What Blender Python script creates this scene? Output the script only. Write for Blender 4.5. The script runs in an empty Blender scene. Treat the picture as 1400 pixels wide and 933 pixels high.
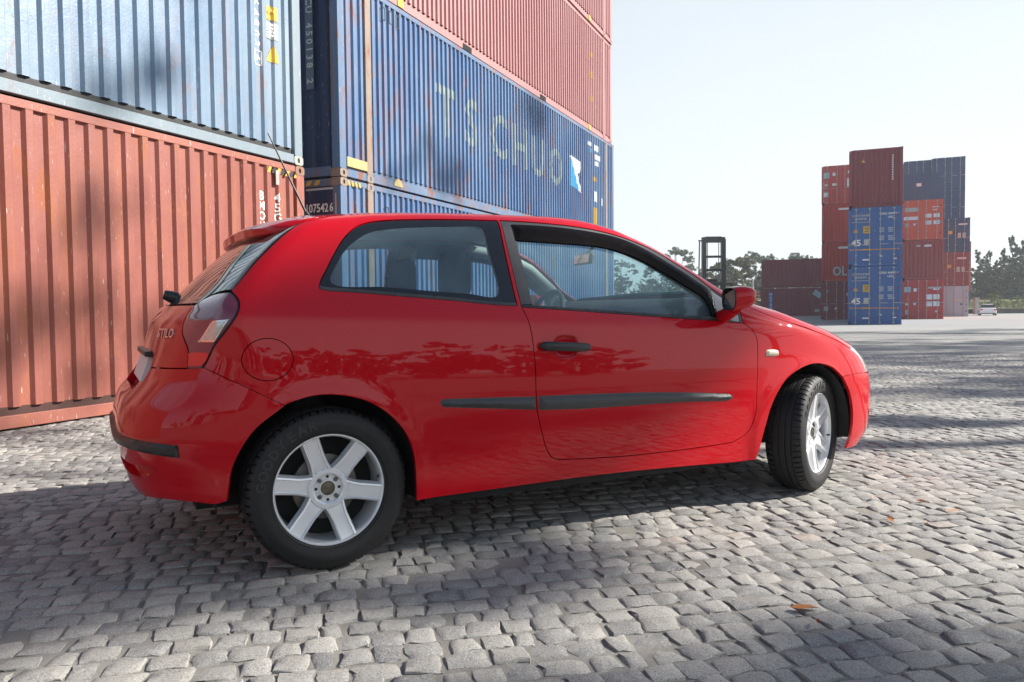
import bpy, bmesh, math, random, json
import numpy as np
from mathutils import Vector, Matrix
from mathutils.geometry import delaunay_2d_cdt
random.seed(7); RNG=np.random.default_rng(7)
SC=bpy.context.scene; COL=SC.collection
rad=math.radians
# ---------------------------------------------------------------- camera
cd=bpy.data.cameras.new('camera'); cam=bpy.data.objects.new('camera',cd); COL.objects.link(cam)
cd.sensor_width=36; cd.lens=36*1090.86/1400; cd.clip_start=.05; cd.clip_end=2000
cam.matrix_world=Matrix.Translation((0,0,1.0099))@Matrix.Rotation(rad(90)-.0411,4,'X')@Matrix.Rotation(-.0109,4,'Z')
SC.camera=cam
SC.render.resolution_x=1024; SC.render.resolution_y=682
# ---------------------------------------------------------------- sky, sun, exposure
SUN_EL=rad(32); SUN_AZ=rad(83)          # azimuth from +Y towards +X
w=bpy.data.worlds.new('World'); SC.world=w; w.use_nodes=True
nt=w.node_tree; bg=nt.nodes['Background']; sk=nt.nodes.new('ShaderNodeTexSky'); sk.sky_type='NISHITA'
sk.sun_disc=False; sk.sun_elevation=SUN_EL; sk.sun_rotation=SUN_AZ; sk.air_density=1.0; sk.dust_density=.25; sk.ozone_density=2.0; sk.altitude=0
bg.inputs['Strength'].default_value=.064
# thin high cloud veiling the blue: densest towards the horizon, wispy overhead
tcn=nt.nodes.new('ShaderNodeTexCoord'); sx=nt.nodes.new('ShaderNodeSeparateXYZ'); nt.links.new(tcn.outputs['Generated'],sx.inputs[0])
vr=nt.nodes.new('ShaderNodeValToRGB'); e=vr.color_ramp.elements; e[0].position=0.; e[0].color=(.97,.97,.97,1); e[1].position=.6; e[1].color=(.03,.03,.03,1); m_=e.new(.36); m_.color=(.70,.70,.70,1)
nt.links.new(sx.outputs['Z'],vr.inputs[0])
mpn=nt.nodes.new('ShaderNodeMapping'); mpn.inputs['Scale'].default_value=(1.2,1.2,4.); nt.links.new(tcn.outputs['Generated'],mpn.inputs[0])
nz=nt.nodes.new('ShaderNodeTexNoise'); nz.inputs['Scale'].default_value=1.6; nz.inputs['Detail'].default_value=5; nt.links.new(mpn.outputs[0],nz.inputs['Vector'])
ma=nt.nodes.new('ShaderNodeMath'); ma.operation='MULTIPLY_ADD'; nt.links.new(nz.outputs['Fac'],ma.inputs[0]); ma.inputs[1].default_value=.30; ma.inputs[2].default_value=.85
mb_=nt.nodes.new('ShaderNodeMath'); mb_.operation='MULTIPLY'; mb_.use_clamp=True; nt.links.new(ma.outputs[0],mb_.inputs[0]); nt.links.new(vr.outputs[0],mb_.inputs[1])
dn=nt.nodes.new('ShaderNodeVectorMath'); dn.operation='DOT_PRODUCT'; nt.links.new(tcn.outputs['Generated'],dn.inputs[0]); dn.inputs[1].default_value=tuple(Vector((math.cos(SUN_EL)*math.sin(SUN_AZ),math.cos(SUN_EL)*math.cos(SUN_AZ),math.sin(SUN_EL))))
gm=nt.nodes.new('ShaderNodeMapRange'); gm.interpolation_type='SMOOTHSTEP'; gm.inputs['From Min'].default_value=-.75; gm.inputs['From Max'].default_value=.45; gm.inputs['To Min'].default_value=.30; gm.inputs['To Max'].default_value=1.; nt.links.new(dn.outputs['Value'],gm.inputs['Value'])
mc_=nt.nodes.new('ShaderNodeMath'); mc_.operation='MULTIPLY'; nt.links.new(mb_.outputs[0],mc_.inputs[0]); nt.links.new(gm.outputs[0],mc_.inputs[1])   # the veil glows towards the sun, thins away from it
mxs=nt.nodes.new('ShaderNodeMix'); mxs.data_type='RGBA'; nt.links.new(mc_.outputs[0],mxs.inputs[0]); nt.links.new(sk.outputs[0],mxs.inputs[6]); mxs.inputs[7].default_value=(8.1,8.6,8.8,1)
nt.links.new(mxs.outputs[2],bg.inputs['Color'])
sd=bpy.data.lights.new('sun','SUN'); sun=bpy.data.objects.new('sun',sd); COL.objects.link(sun)
sd.energy=5.0; sd.angle=rad(1.1); sd.color=(1.,.95,.875)
sv=Vector((math.cos(SUN_EL)*math.sin(SUN_AZ),math.cos(SUN_EL)*math.cos(SUN_AZ),math.sin(SUN_EL)))
sun.rotation_euler=sv.to_track_quat('Z','Y').to_euler(); sun.location=(0,0,30)
vs=SC.view_settings; vs.view_transform='Standard'; vs.look='None'; vs.gamma=1; vs.exposure=1.0; vs.use_curve_mapping=False
SC.cycles.use_denoising=True; SC.cycles.max_bounces=8; SC.cycles.transparent_max_bounces=16; SC.cycles.caustics_reflective=False; SC.cycles.caustics_refractive=False
SC.cycles.sample_clamp_indirect=6
# ---------------------------------------------------------------- helpers
def tag(o,label=None,cat=None,group=None,kind=None):
    if label:o['label']=label
    if cat:o['category']=cat
    if group:o['group']=group
    if kind:o['kind']=kind
    return o
def empty(name,loc=(0,0,0),rz=0,**k):
    o=bpy.data.objects.new(name,None); o.location=loc; o.rotation_euler=(0,0,rz); o.empty_display_size=.2; COL.objects.link(o); return tag(o,**k)
def link(name,me,parent=None,loc=None,rot=None,**k):
    o=bpy.data.objects.new(name,me); COL.objects.link(o)
    if parent:o.parent=parent
    if loc is not None:o.location=loc
    if rot is not None:o.rotation_euler=rot
    return tag(o,**k)
class MB:
    def __init__(s): s.v=[];s.f=[];s.n=0
    def add(s,v,f):
        v=np.asarray(v,float); s.v.append(v); s.f+= [tuple(int(i)+s.n for i in q) for q in f]; s.n+=len(v); return s
    def box(s,x0,x1,y0,y1,z0,z1):
        return s.add([(x0,y0,z0),(x1,y0,z0),(x1,y1,z0),(x0,y1,z0),(x0,y0,z1),(x1,y0,z1),(x1,y1,z1),(x0,y1,z1)],
              [(0,3,2,1),(4,5,6,7),(0,1,5,4),(1,2,6,5),(2,3,7,6),(3,0,4,7)])
    def tube(s,pts,r,n=8,cap=True):
        P=np.array(pts,float); R=np.full(len(P),r) if np.isscalar(r) else np.array(r)
        T=np.gradient(P,axis=0); T/=np.linalg.norm(T,axis=1,keepdims=True)
        ref=np.array([0,0,1.]) if abs(T[0][2])<.9 else np.array([1.,0,0])
        a=np.arange(n)*2*math.pi/n; V=[]
        for p,t,rr in zip(P,T,R):
            u=np.cross(ref,t);u/=np.linalg.norm(u);w_=np.cross(t,u)
            V.append(p+rr*(np.cos(a)[:,None]*u+np.sin(a)[:,None]*w_))
        f=[(i*n+j,i*n+(j+1)%n,(i+1)*n+(j+1)%n,(i+1)*n+j) for i in range(len(P)-1) for j in range(n)]
        if cap: f+=[tuple(range(n))[::-1],tuple((len(P)-1)*n+j for j in range(n))]
        return s.add(np.vstack(V),f)
    def lathe(s,prof,n=48,axis='y',cap=False):
        """prof: (r, a) pairs swept round an axis through the origin"""
        pr=np.array(prof,float); th=np.arange(n)*2*math.pi/n; m=len(pr); V=np.zeros((n,m,3))
        c,sn=np.cos(th)[:,None],np.sin(th)[:,None]
        if axis=='y': V[...,0]=c*pr[:,0];V[...,1]=pr[:,1];V[...,2]=sn*pr[:,0]
        else: V[...,0]=c*pr[:,0];V[...,1]=sn*pr[:,0];V[...,2]=pr[:,1]
        f=[(i*m+j,((i+1)%n)*m+j,((i+1)%n)*m+j+1,i*m+j+1) for i in range(n) for j in range(m-1)]
        if axis!='y': pass
        else: f=[q[::-1] for q in f]
        return s.add(V.reshape(-1,3),f)
    def prism(s,poly,y0,y1,plane='xz'):
        n=len(poly)
        def p3(a,b,c): return (a,c,b) if plane=='xz' else (a,b,c) if plane=='xy' else (c,a,b)
        V=[p3(a,b,y0) for a,b in poly]+[p3(a,b,y1) for a,b in poly]
        return s.add(V,[tuple(range(n)),tuple(range(2*n-1,n-1,-1))]+[(i,n+i,n+(i+1)%n,(i+1)%n) for i in range(n)])
    def mesh(s,name,mat,smooth=None,bevel=0):
        me=bpy.data.meshes.new(name); me.from_pydata(np.vstack(s.v).tolist() if s.v else [],[],s.f)
        bm=bmesh.new(); bm.from_mesh(me); bmesh.ops.recalc_face_normals(bm,faces=bm.faces)
        if bevel: bmesh.ops.bevel(bm,geom=[e for e in bm.edges if len(e.link_faces)==2 and e.calc_face_angle(0)>.6],offset=bevel,segments=2,affect='EDGES',profile=.5,clamp_overlap=True)
        bm.to_mesh(me); bm.free()
        for m in (mat if isinstance(mat,(list,tuple)) else [mat]): me.materials.append(m)
        if smooth is not None:
            me.polygons.foreach_set('use_smooth',[True]*len(me.polygons)); me.set_sharp_from_angle(angle=rad(smooth))
        return me
    def build(s,name,mat,parent=None,smooth=None,bevel=0,**k):
        return link(name,s.mesh(name,mat,smooth,bevel),parent,**k)
def spl(P,closed=False,step=.012):
    """Catmull-Rom through the points, resampled finely"""
    P=np.array(P,float)
    if len(P)<3 and not closed: Q=P
    else:
        E=np.vstack([P[-1],P,P[0],P[1]]) if closed else np.vstack([2*P[0]-P[1],P,2*P[-1]-P[-2]])
        out=[]
        for i in range(1,len(E)-2):
            p0,p1,p2,p3=E[i-1:i+3]; d0,d1,d2=[max(np.linalg.norm(b-a)**.5,1e-6) for a,b in ((p0,p1),(p1,p2),(p2,p3))]
            m1=(p1-p0)/d0-(p2-p0)/(d0+d1)+(p2-p1)/d1; m2=(p2-p1)/d1-(p3-p1)/(d1+d2)+(p3-p2)/d2
            m1*=d1;m2*=d1
            for t in np.linspace(0,1,12,endpoint=False):
                out.append((2*t**3-3*t*t+1)*p1+(t**3-2*t*t+t)*m1+(-2*t**3+3*t*t)*p2+(t**3-t*t)*m2)
        if not closed: out.append(P[-1])
        Q=np.array(out)
    return resamp(Q,step,closed)
def resamp(Q,step,closed=False):
    Q=np.array(Q,float)
    if closed: Q=np.vstack([Q,Q[:1]])
    d=np.r_[0,np.cumsum(np.linalg.norm(np.diff(Q,axis=0),axis=1))]; n=max(1,int(math.ceil(d[-1]/step)))
    t=np.linspace(0,d[-1],n+1); R=np.c_[tuple(np.interp(t,d,Q[:,i]) for i in range(Q.shape[1]))]
    return R[:-1] if closed else R
def loop(*segs):
    """join open segments end to start into one closed polygon"""
    out=[]
    for s_ in segs:
        s_=np.asarray(s_,float)
        if out and np.linalg.norm(out[-1][-1]-s_[0])<.004: s_=s_[1:]
        out.append(s_)
    P=np.vstack(out)
    if np.linalg.norm(P[0]-P[-1])<.004:P=P[:-1]
    keep=[0]
    for i in range(1,len(P)):
        if np.linalg.norm(P[i]-P[keep[-1]])>.0015: keep.append(i)
    return P[keep]
def inpoly(p,poly):
    x,y=p[:,0][:,None],p[:,1][:,None]; a=poly;b=np.roll(poly,-1,0)
    c=((a[:,1]>y)!=(b[:,1]>y)); den=np.where(b[:,1]==a[:,1],1e-12,b[:,1]-a[:,1])
    return (np.sum(c&(x<(b[:,0]-a[:,0])*(y-a[:,1])/den+a[:,0]),axis=1)%2)==1
def area(q): return .5*np.sum(q[:,0]*np.roll(q[:,1],-1)-np.roll(q[:,0],-1)*q[:,1])
def inset(q,g):
    a=np.roll(q,1,0);b=np.roll(q,-1,0); t=b-a; t/=np.maximum(np.linalg.norm(t,axis=1,keepdims=True),1e-9)
    return q+g*np.c_[-t[:,1],t[:,0]]
def pdist(p,B):
    return np.min(np.hypot(p[:,0][:,None]-B[:,0],p[:,1][:,None]-B[:,1]),axis=1)
def sdist(p,loops):
    """distance to the nearest outline segment"""
    a=np.vstack(loops); b=np.vstack([np.roll(l,-1,0) for l in loops]); d=b-a; L=np.maximum((d*d).sum(1),1e-12); out=[]
    for c in np.array_split(p,max(1,len(p)//1500)):
        r=c[:,None]-a; t=np.clip((r*d).sum(2)/L,0,1); out.append(np.min(np.linalg.norm(r-t[...,None]*d,axis=2),axis=1))
    return np.concatenate(out)
def tri2d(q,holes,grid):
    V=[q]+holes; E=[];k=0
    for l in V: E+=[(k+i,k+(i+1)%len(l)) for i in range(len(l))];k+=len(l)
    B=np.vstack(V); lo,hi=q.min(0),q.max(0)
    gx,gy=np.meshgrid(np.arange(lo[0],hi[0],grid),np.arange(lo[1],hi[1],grid*.87)); gx=gx+(np.arange(gx.shape[0])%2)[:,None]*grid/2
    G=np.c_[gx.ravel(),gy.ravel()]
    if len(G):
        m=inpoly(G,q)
        for h_ in holes:m&=~inpoly(G,h_)
        G=G[m]
        if len(G): G=G[np.concatenate([pdist(c,B) for c in np.array_split(G,max(1,len(G)//3000))])>.55*grid]
    A=np.vstack([B,G]) if len(G) else B
    v,_,f,_,_,_=delaunay_2d_cdt([Vector(p) for p in A],E,[],0,1e-6)
    v=np.array([tuple(p) for p in v]); f=np.array([t for t in f if len(t)==3])
    c=v[f].mean(1); m=inpoly(c,q)
    for h_ in holes:m&=~inpoly(c,h_)
    return v,f[m],len(B)
def patch(name,outer,mat,parent,proj='side',holes=(),gap=.0022,grid=.02,off=0.,lip=.016,bulge=None,mirror=False,extra=None,build=True,**k):
    q=to2(proj,outer); q=q[::-1] if area(q)<0 else q; q=inset(q,gap)
    H=[]
    for h_ in holes:
        a=to2(proj,h_); a=a[::-1] if area(a)<0 else a; H.append(inset(a,-gap))
    v2,f,nb=tri2d(q,H,grid)
    P,ok=on_body(proj,v2); N=Fgrad(P); N0=N
    d,u,v=pbasis(proj)
    o_=np.full(len(P),float(off))
    if bulge:
        bf=lambda p: bulge[0]*(1-(1-np.clip(sdist(p,[q]+H)/bulge[1],0,1))**2.2)
        o_+=bf(v2); e=.0015
        gu=(bf(v2+[e,0])-bf(v2-[e,0]))/(2*e); gv=(bf(v2+[0,e])-bf(v2-[0,e]))/(2*e)
    P=P+o_[:,None]*N
    if bulge: N=N-gu[:,None]*u-gv[:,None]*v; N=N/np.linalg.norm(N,axis=1,keepdims=True)
    if extra is not None: P=extra(P)
    # facing
    t=P[f]; fn=np.cross(t[:,1]-t[:,0],t[:,2]-t[:,0]).sum(0)
    if fn@(-d)<0: f=f[:,::-1]
    nrm=N.copy()
    V=[P];NN=[nrm];F=f.tolist();n=len(P)
    if lip:
        # open boundary edges -> wall
        ed={}
        for a,b,c in f:
            for e in ((a,b),(b,c),(c,a)): ed[e]=1
        bd=[e for e in ed if (e[1],e[0]) not in ed]
        for a,b in bd:
            p,r=P[a],P[b]; w_=np.cross(r-p,N0[a]); w_/=max(np.linalg.norm(w_),1e-9)
            V.append(np.array([p,r,r-lip*N0[b],p-lip*N0[a]])); NN.append(np.array([w_]*4)); F.append([n+1,n,n+3,n+2]); n+=4
    P=np.vstack(V);NN=np.vstack(NN)
    if mirror: P=P*[1,-1,1];NN=NN*[1,-1,1];F=[x[::-1] for x in F]
    me=bpy.data.meshes.new(name); me.from_pydata(P.tolist(),[],F); me.materials.append(mat)
    me.polygons.foreach_set('use_smooth',[True]*len(me.polygons))
    me.normals_split_custom_set_from_vertices(NN.tolist())
    return link(name,me,parent,**k) if build else me
def joinmesh(name,mes,mat):
    """join plain meshes (keeps custom normals)"""
    P=[];F=[];NN=[];n=0
    for me in mes:
        a=np.zeros(len(me.vertices)*3);me.vertices.foreach_get('co',a);P.append(a.reshape(-1,3))
        b=np.zeros(len(me.loops)*3);me.corner_normals.foreach_get('vector',b); b=b.reshape(-1,3)
        for p in me.polygons: F.append([i+n for i in p.vertices]); NN+= b[p.loop_start:p.loop_start+p.loop_total].tolist()
        n+=len(me.vertices)
    me=bpy.data.meshes.new(name); me.from_pydata(np.vstack(P).tolist(),[],F); me.materials.append(mat)
    me.polygons.foreach_set('use_smooth',[True]*len(me.polygons)); me.normals_split_custom_set(NN); return me
# ---------------------------------------------------------------- materials
class NT:
    def __init__(s,name):
        s.m=bpy.data.materials.new(name); s.m.use_nodes=True; s.t=s.m.node_tree; s.p=s.t.nodes['Principled BSDF']; s.out=s.t.nodes['Material Output']; s.tc=None
    def n(s,ty,**k):
        o=s.t.nodes.new('ShaderNode'+ty)
        for a,b in k.items():
            if a.startswith('_'): o.inputs[a[1:].replace('_',' ')].default_value=b
            else: setattr(o,a,b)
        return o
    def l(s,a,b): s.t.links.new(a,b)
    def co(s,scale=(1,1,1),kind='Object'):
        if not s.tc:s.tc=s.n('TexCoord')
        mp=s.n('Mapping'); mp.inputs['Scale'].default_value=scale; s.l(s.tc.outputs[kind],mp.inputs[0]); return mp.outputs[0]
    def noise(s,scale,detail=4,rough=.55,vec=None,dist=0):
        o=s.n('TexNoise'); o.inputs['Scale'].default_value=scale;o.inputs['Detail'].default_value=detail;o.inputs['Roughness'].default_value=rough;o.inputs['Distortion'].default_value=dist
        s.l(vec if vec is not None else s.co(),o.inputs['Vector']); return o.outputs['Fac']
    def ramp(s,x,stops):
        o=s.n('ValToRGB'); e=o.color_ramp.elements
        while len(e)<len(stops): e.new(.5)
        for a,(p,c) in zip(e,stops): a.position=p; a.color=tuple(c)+(1,) if not np.isscalar(c) else (c,c,c,1)
        s.l(x,o.inputs[0]); return o.outputs[0]
    def mix(s,fac,a,b,ty='MIX'):
        o=s.n('Mix',data_type='RGBA',blend_type=ty)
        for i,x in ((0,fac),(6,a),(7,b)):
            if isinstance(x,(int,float)): o.inputs[i].default_value=x
            elif isinstance(x,(tuple,list)): o.inputs[i].default_value=tuple(x)+((1,) if len(x)==3 else ())
            else: s.l(x,o.inputs[i])
        return o.outputs[2]
    def bump(s,h,strength=.3,dist=.01):
        o=s.n('Bump'); o.inputs['Strength'].default_value=strength;o.inputs['Distance'].default_value=dist; s.l(h,o.inputs['Height']); s.l(o.outputs[0],s.p.inputs['Normal']); return o
    def set(s,**k):
        for a,b in k.items():
            i=s.p.inputs[a.replace('_',' ')]
            if isinstance(b,(int,float)): i.default_value=b
            elif isinstance(b,(tuple,list)): i.default_value=tuple(b)+((1,) if len(b)==3 else ())
            else: s.l(b,i)
        return s
def plain(name,c,rough=.5,metal=0.,var=.12,scale=30,**k):
    N=NT(name); f=N.noise(scale,5); N.set(Base_Color=N.mix(f,[x*(1-var) for x in c],[min(1,x*(1+var)) for x in c]),Metallic=metal,**k)
    N.set(Roughness=N.ramp(N.noise(scale*.6,4),[(.3,max(0,rough-.06)),(.7,min(1,rough+.06))])); return N.m
def paint_car():
    N=NT('car_red_paint'); f=N.noise(2.2,5); dust=N.ramp(N.noise(5,6),[(.45,0.),(.85,.035)])
    N.set(Base_Color=N.mix(dust,(.50,.0005,.0075),(.40,.05,.05)),Roughness=.5,Coat_Weight=1.,Coat_Roughness=N.ramp(N.noise(3,3),[(.3,.004),(.8,.015)]),Coat_IOR=1.43,Specular_IOR_Level=.05); return N.m
def glass(name,tint=(.72,.82,.82),refl=1.,graze=.92,dirt=.05,dust_sheenc=(.5,.58,.6)):
    N=NT(name); tr=N.n('BsdfTransparent'); tr.inputs[0].default_value=tuple(tint)+(1,)
    gl=N.n('BsdfGlossy'); gl.inputs['Roughness'].default_value=.0; gl.inputs[0].default_value=(.95,.98,1,1)
    lw=N.n('LayerWeight'); lw.inputs[0].default_value=.5; pw_=N.n('Math',operation='POWER'); N.l(lw.outputs['Facing'],pw_.inputs[0]); pw_.inputs[1].default_value=5.; fr=N.n('Math',operation='MULTIPLY_ADD'); N.l(pw_.outputs[0],fr.inputs[0]); fr.inputs[1].default_value=graze; fr.inputs[2].default_value=.06*refl
    a=N.n('MixShader'); N.l(fr.outputs[0],a.inputs[0]); N.l(tr.outputs[0],a.inputs[1]); N.l(gl.outputs[0],a.inputs[2])
    df=N.n('BsdfDiffuse'); df.inputs[0].default_value=tuple(dust_sheenc)+(1,); b=N.n('MixShader'); N.l(N.ramp(N.noise(6,5),[(.3,dirt*.6),(.8,dirt*1.4)]),b.inputs[0])  # diffuse veil: dust plus sky reflection painted in as colour
    N.l(a.outputs[0],b.inputs[1]);N.l(df.outputs[0],b.inputs[2]);N.l(b.outputs[0],N.out.inputs[0]); return N.m
def cpaint(name,c,rust=.35,fade=.25,streak=.5,rustc=(.16,.06,.025),fadec=None,rough=.5,spec=.4):
    """weathered container paint: sun-faded patches, vertical streaks, rust spots with runs"""
    N=NT(name); fadec=fadec or tuple(min(1,x*.6+.28) for x in c)
    big=N.noise(.7,4,vec=N.co((1,1,.6))); col=N.mix(N.ramp(big,[(.3,0.),(.75,fade)]),c,fadec)
    st=N.noise(9,5,.6,vec=N.co((1,1,.06))); col=N.mix(N.ramp(st,[(.42,0.),(.72,.35*streak)]),col,tuple(x*.55 for x in c))
    st2=N.noise(14,3,.6,vec=N.co((1,1,.03))); col=N.mix(N.ramp(st2,[(.5,0.),(.8,.4*streak)]),col,fadec)
    r1=N.noise(3.2,9,.72,vec=N.co((1,1,.35)),dist=.4); rm=N.ramp(r1,[(.60-.14*rust,0.),(.70-.13*rust,min(1,rust*1.5))])
    sp=N.noise(38,6,.7,vec=N.co((1,1,.4))); rm2=N.ramp(sp,[(.64-.06*rust,0.),(.70-.06*rust,min(1,rust*1.8))])
    run=N.noise(7,4,.6,vec=N.co((1,1,.045)),dist=.2); rm3=N.ramp(run,[(.60-.08*rust,0.),(.70-.08*rust,rust)]); rm=N.mix(1.,rm,rm3,'LIGHTEN'); mx=N.n('Math',operation='MAXIMUM'); N.l(rm,mx.inputs[0]);N.l(rm2,mx.inputs[1])
    rc=N.mix(N.noise(60,4),rustc,tuple(min(1,x*2.2) for x in rustc)); col=N.mix(mx.outputs[0],col,rc)
    sc=N.noise(90,2,.5,vec=N.co((1,1,.08))); col=N.mix(N.ramp(sc,[(.70,0.),(.74,.5)]),col,(.75,.73,.7))
    N.set(Base_Color=col,Specular_IOR_Level=spec,Roughness=N.ramp(mx.outputs[0],[(0.,rough),(1.,.9)]))
    b1=N.noise(1.6,3,vec=N.co((1,1,1))); b2=N.noise(45,5)
    ad=N.n('Math',operation='MULTIPLY_ADD'); N.l(b1,ad.inputs[0]); ad.inputs[1].default_value=6.; N.l(b2,ad.inputs[2])
    N.bump(ad.outputs[0],.5,.004); return N.m
_txt={}
def textmesh(s,size=1.,mat=None,depth=.003,align='CENTER',sx=1.,rot=0.,bold=.022):
    """lettering in local XZ (reads along +X, faces -Y)"""
    cu=bpy.data.curves.new('lettering','FONT'); cu.body=s; cu.size=size; cu.align_x=align; cu.align_y='CENTER'; cu.resolution_u=2; cu.extrude=depth/2; cu.offset=bold*size
    o=bpy.data.objects.new('lettering',cu); COL.objects.link(o); dg=bpy.context.evaluated_depsgraph_get(); dg.update()
    me=bpy.data.meshes.new_from_object(o.evaluated_get(dg)); bpy.data.objects.remove(o)
    me.transform(Matrix.Rotation(rad(90),4,'X')@Matrix.Rotation(rot,4,'Z')@Matrix.Diagonal((sx,1,1,1))); me.materials.clear(); me.materials.append(mat); return me
# ---------------------------------------------------------------- car body surface (one implicit shape, all panels lie on it)
def gtab(pts, sig, lo=-1.5, hi=4.5, h=.0005):
    xs=np.arange(lo,hi,h); p=np.array(pts,float); ys=np.interp(xs,p[:,0],p[:,1])
    # linear extrapolation so the ends stay straight
    m0=(p[1,1]-p[0,1])/(p[1,0]-p[0,0]); m1=(p[-1,1]-p[-2,1])/(p[-1,0]-p[-2,0])
    ys=np.where(xs<p[0,0],p[0,1]+m0*(xs-p[0,0]),ys); ys=np.where(xs>p[-1,0],p[-1,1]+m1*(xs-p[-1,0]),ys)
    n=int(4*sig/h); k=np.exp(-.5*(np.arange(-n,n+1)*h/sig)**2); k/=k.sum()
    yp=np.concatenate([ys[0]+(ys[1]-ys[0])*np.arange(-n,0),ys,ys[-1]+(ys[-1]-ys[-2])*np.arange(1,n+1)])
    L=len(yp)+len(k); M=1<<(L-1).bit_length()
    base=yp[0]+(yp[-1]-yp[0])*np.arange(len(yp))/(len(yp)-1)   # remove the trend, smooth the rest
    c=np.fft.irfft(np.fft.rfft(yp-base,M)*np.fft.rfft(k,M),M)[n:n+len(yp)]+base
    return xs,c[n:n+len(xs)]
def ev(t,x): return np.interp(x,t[0],t[1])
TY=gtab([(-.5,.80),(.10,.838),(.18,.856),(.24,.867),(.29,.872),(.33,.8745),(.37,.877),(.45,.8815),(.55,.886),(.63,.8885),(.72,.8865),(.80,.882),(.88,.8745),(.945,.866),(1.03,.820),(1.2,.7375),(1.41,.622),(1.55,.53)],.024)
TT=gtab([(-.6,1.20),(-.25,1.365),(0,1.433),(.3,1.461),(.6,1.474),(.9,1.478),(1.1,1.480),(1.25,1.480),(1.42,1.470),(1.6,1.438),(1.8,1.362),(2.0,1.263),(2.2,1.152),(2.31,1.092),(2.42,1.062),(2.6,1.025),(2.8,.977),(3.0,.920),(3.2,.852),(3.35,.776),(3.5,.66)],.045)
TTP=(TT[0],np.gradient(TT[1],.0005))
TR=gtab([(-.2,-.2),(.10,-.46),(.2,-.58),(.25,-.63),(.30,-.665),(.345,-.692),(.365,-.69),(.40,-.706),(.45,-.718),(.536,-.727),(.60,-.720),(.653,-.700),(.70,-.660),(.75,-.622),(.84,-.590),(.969,-.557),(1.037,-.507),(1.097,-.437),(1.2,-.335),(1.3,-.222),(1.366,-.140),(1.40,-.09),(1.5,.05)],.012)
TRP=(TR[0],np.gradient(TR[1],.0005))
TN=gtab([(-.2,3.0),(.1,3.22),(.2,3.355),(.276,3.432),(.4,3.462),(.527,3.462),(.611,3.448),(.682,3.408),(.733,3.362),(.80,3.29),(.95,3.10),(1.2,2.8)],.02)
TNP=(TN[0],np.gradient(TN[1],.0005))
TRB=gtab([(0,.24),(.6,.24),(.9,.18),(1.1,.115),(1.5,.10)],.04)     # plan rounding of the tail
TRE=gtab([(0,5.),(.6,5.),(.9,4.),(1.1,2.3),(1.5,2.2)],.04)
def smax(a,b,k,p=2.6):
    A=np.maximum(a+k,0);B=np.maximum(b+k,0)
    r=(A**p+B**p)**(1/p)-k
    return np.where((a>-k)&(b>-k),r,np.maximum(a,b))
ARCH_R=(-.02,.31);ARCH_F=(2.56,.31);ARCH_RAD=.377
def Wside(x,z):
    zs=z+.042*np.clip(x-1.,-1.6,1.4)
    w=ev(TY,zs)
    w=w-.030*(np.maximum(x-2.0,0)/.9)**2-.12*np.maximum(.05-x,0)**2
    for c,fx in ((ARCH_R,np.clip((x+.34)/.2,0,1)),(ARCH_F,np.clip((2.92-x)/.2,0,1))):
        r=np.hypot(x-c[0],z-c[1]); fx=fx*fx*(3-2*fx); w=w+.011*fx*np.exp(-(np.maximum(r-.372,0)/.05)**2)*(z<.8)
    return w
def Fbody(P):
    x,y,z=P[...,0],np.abs(P[...,1]),P[...,2]
    g1=(y-Wside(x,z))*.97
    xs=x+.22*y*y*np.clip((x-1.2)/.4,0,1)*np.clip((2.5-x)/.3,0,1)
    cr=np.interp(x,[-1,1.6,2.2,2.5,3.0,3.5],[.045,.040,.03,.045,.055,.05])
    T=ev(TT,xs)-cr*(y/.6)**2.3
    # raised centre of the bonnet between two soft ridges
    T=T-.012*np.clip((x-2.45)/.2,0,1)/(1+np.exp(-(y-.53-.05*(2.9-x))/.018))
    g2=(z-T)/np.sqrt(1+ev(TTP,xs)**2)
    R=ev(TR,z)+ev(TRB,z)*(y/.8)**ev(TRE,z)
    g3=(R-x)/np.sqrt(1+ev(TRP,z)**2)
    N=ev(TN,z)-.99*y**4.56
    g4=(x-N)/np.sqrt(1+ev(TNP,z)**2+(4.5*y**3.56)**2)
    F=smax(g1,g2,.075); F=smax(F,g3,.06); F=smax(F,g4,.07)
    return F
def Fgrad(P,e=.003):
    P=np.asarray(P,float); g=np.zeros_like(P)
    for i in range(3):
        d=np.zeros(3);d[i]=e
        g[...,i]=Fbody(P+d)-Fbody(P-d)
    return g/np.maximum(np.linalg.norm(g,axis=-1,keepdims=True),1e-9)
def rayhit(O,D,t0,t1,n=160):
    """first point where rays O + t D enter the body"""
    O=np.atleast_2d(O);D=np.atleast_2d(D); O,D=np.broadcast_arrays(O,D)
    ts=np.linspace(t0,t1,n); lo=np.full(len(O),np.nan);hi=np.full(len(O),np.nan); prev=None
    best=np.full(len(O),1e9);tb=np.full(len(O),t0)
    for t in ts:
        f=Fbody(O+t*D)
        m=(f<=0)&np.isnan(hi); hi[m]=t; lo[m]=t-(t1-t0)/(n-1)
        b=(f<best)&np.isnan(hi); best[b]=f[b]; tb[b]=t
    ok=~np.isnan(hi); a=np.where(ok,lo,tb);b=np.where(ok,hi,tb)
    for _ in range(34):
        c=.5*(a+b); s=Fbody(O+c[:,None]*D)<=0
        b=np.where(s,c,b);a=np.where(s,a,c)
    return O+(.5*(a+b))[:,None]*D,ok
S2=2**-.5
PROJ={'side':((0,1,0),(1,0,0)),'top':((0,0,-1),(1,0,0)),'rear':((1,0,0),(0,1,0)),'front':((-1,0,0),(0,1,0)),
      'rcorner':((S2,S2,0),(S2,-S2,0)),'fcorner':((-S2,S2,0),(S2,S2,0))}
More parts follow.
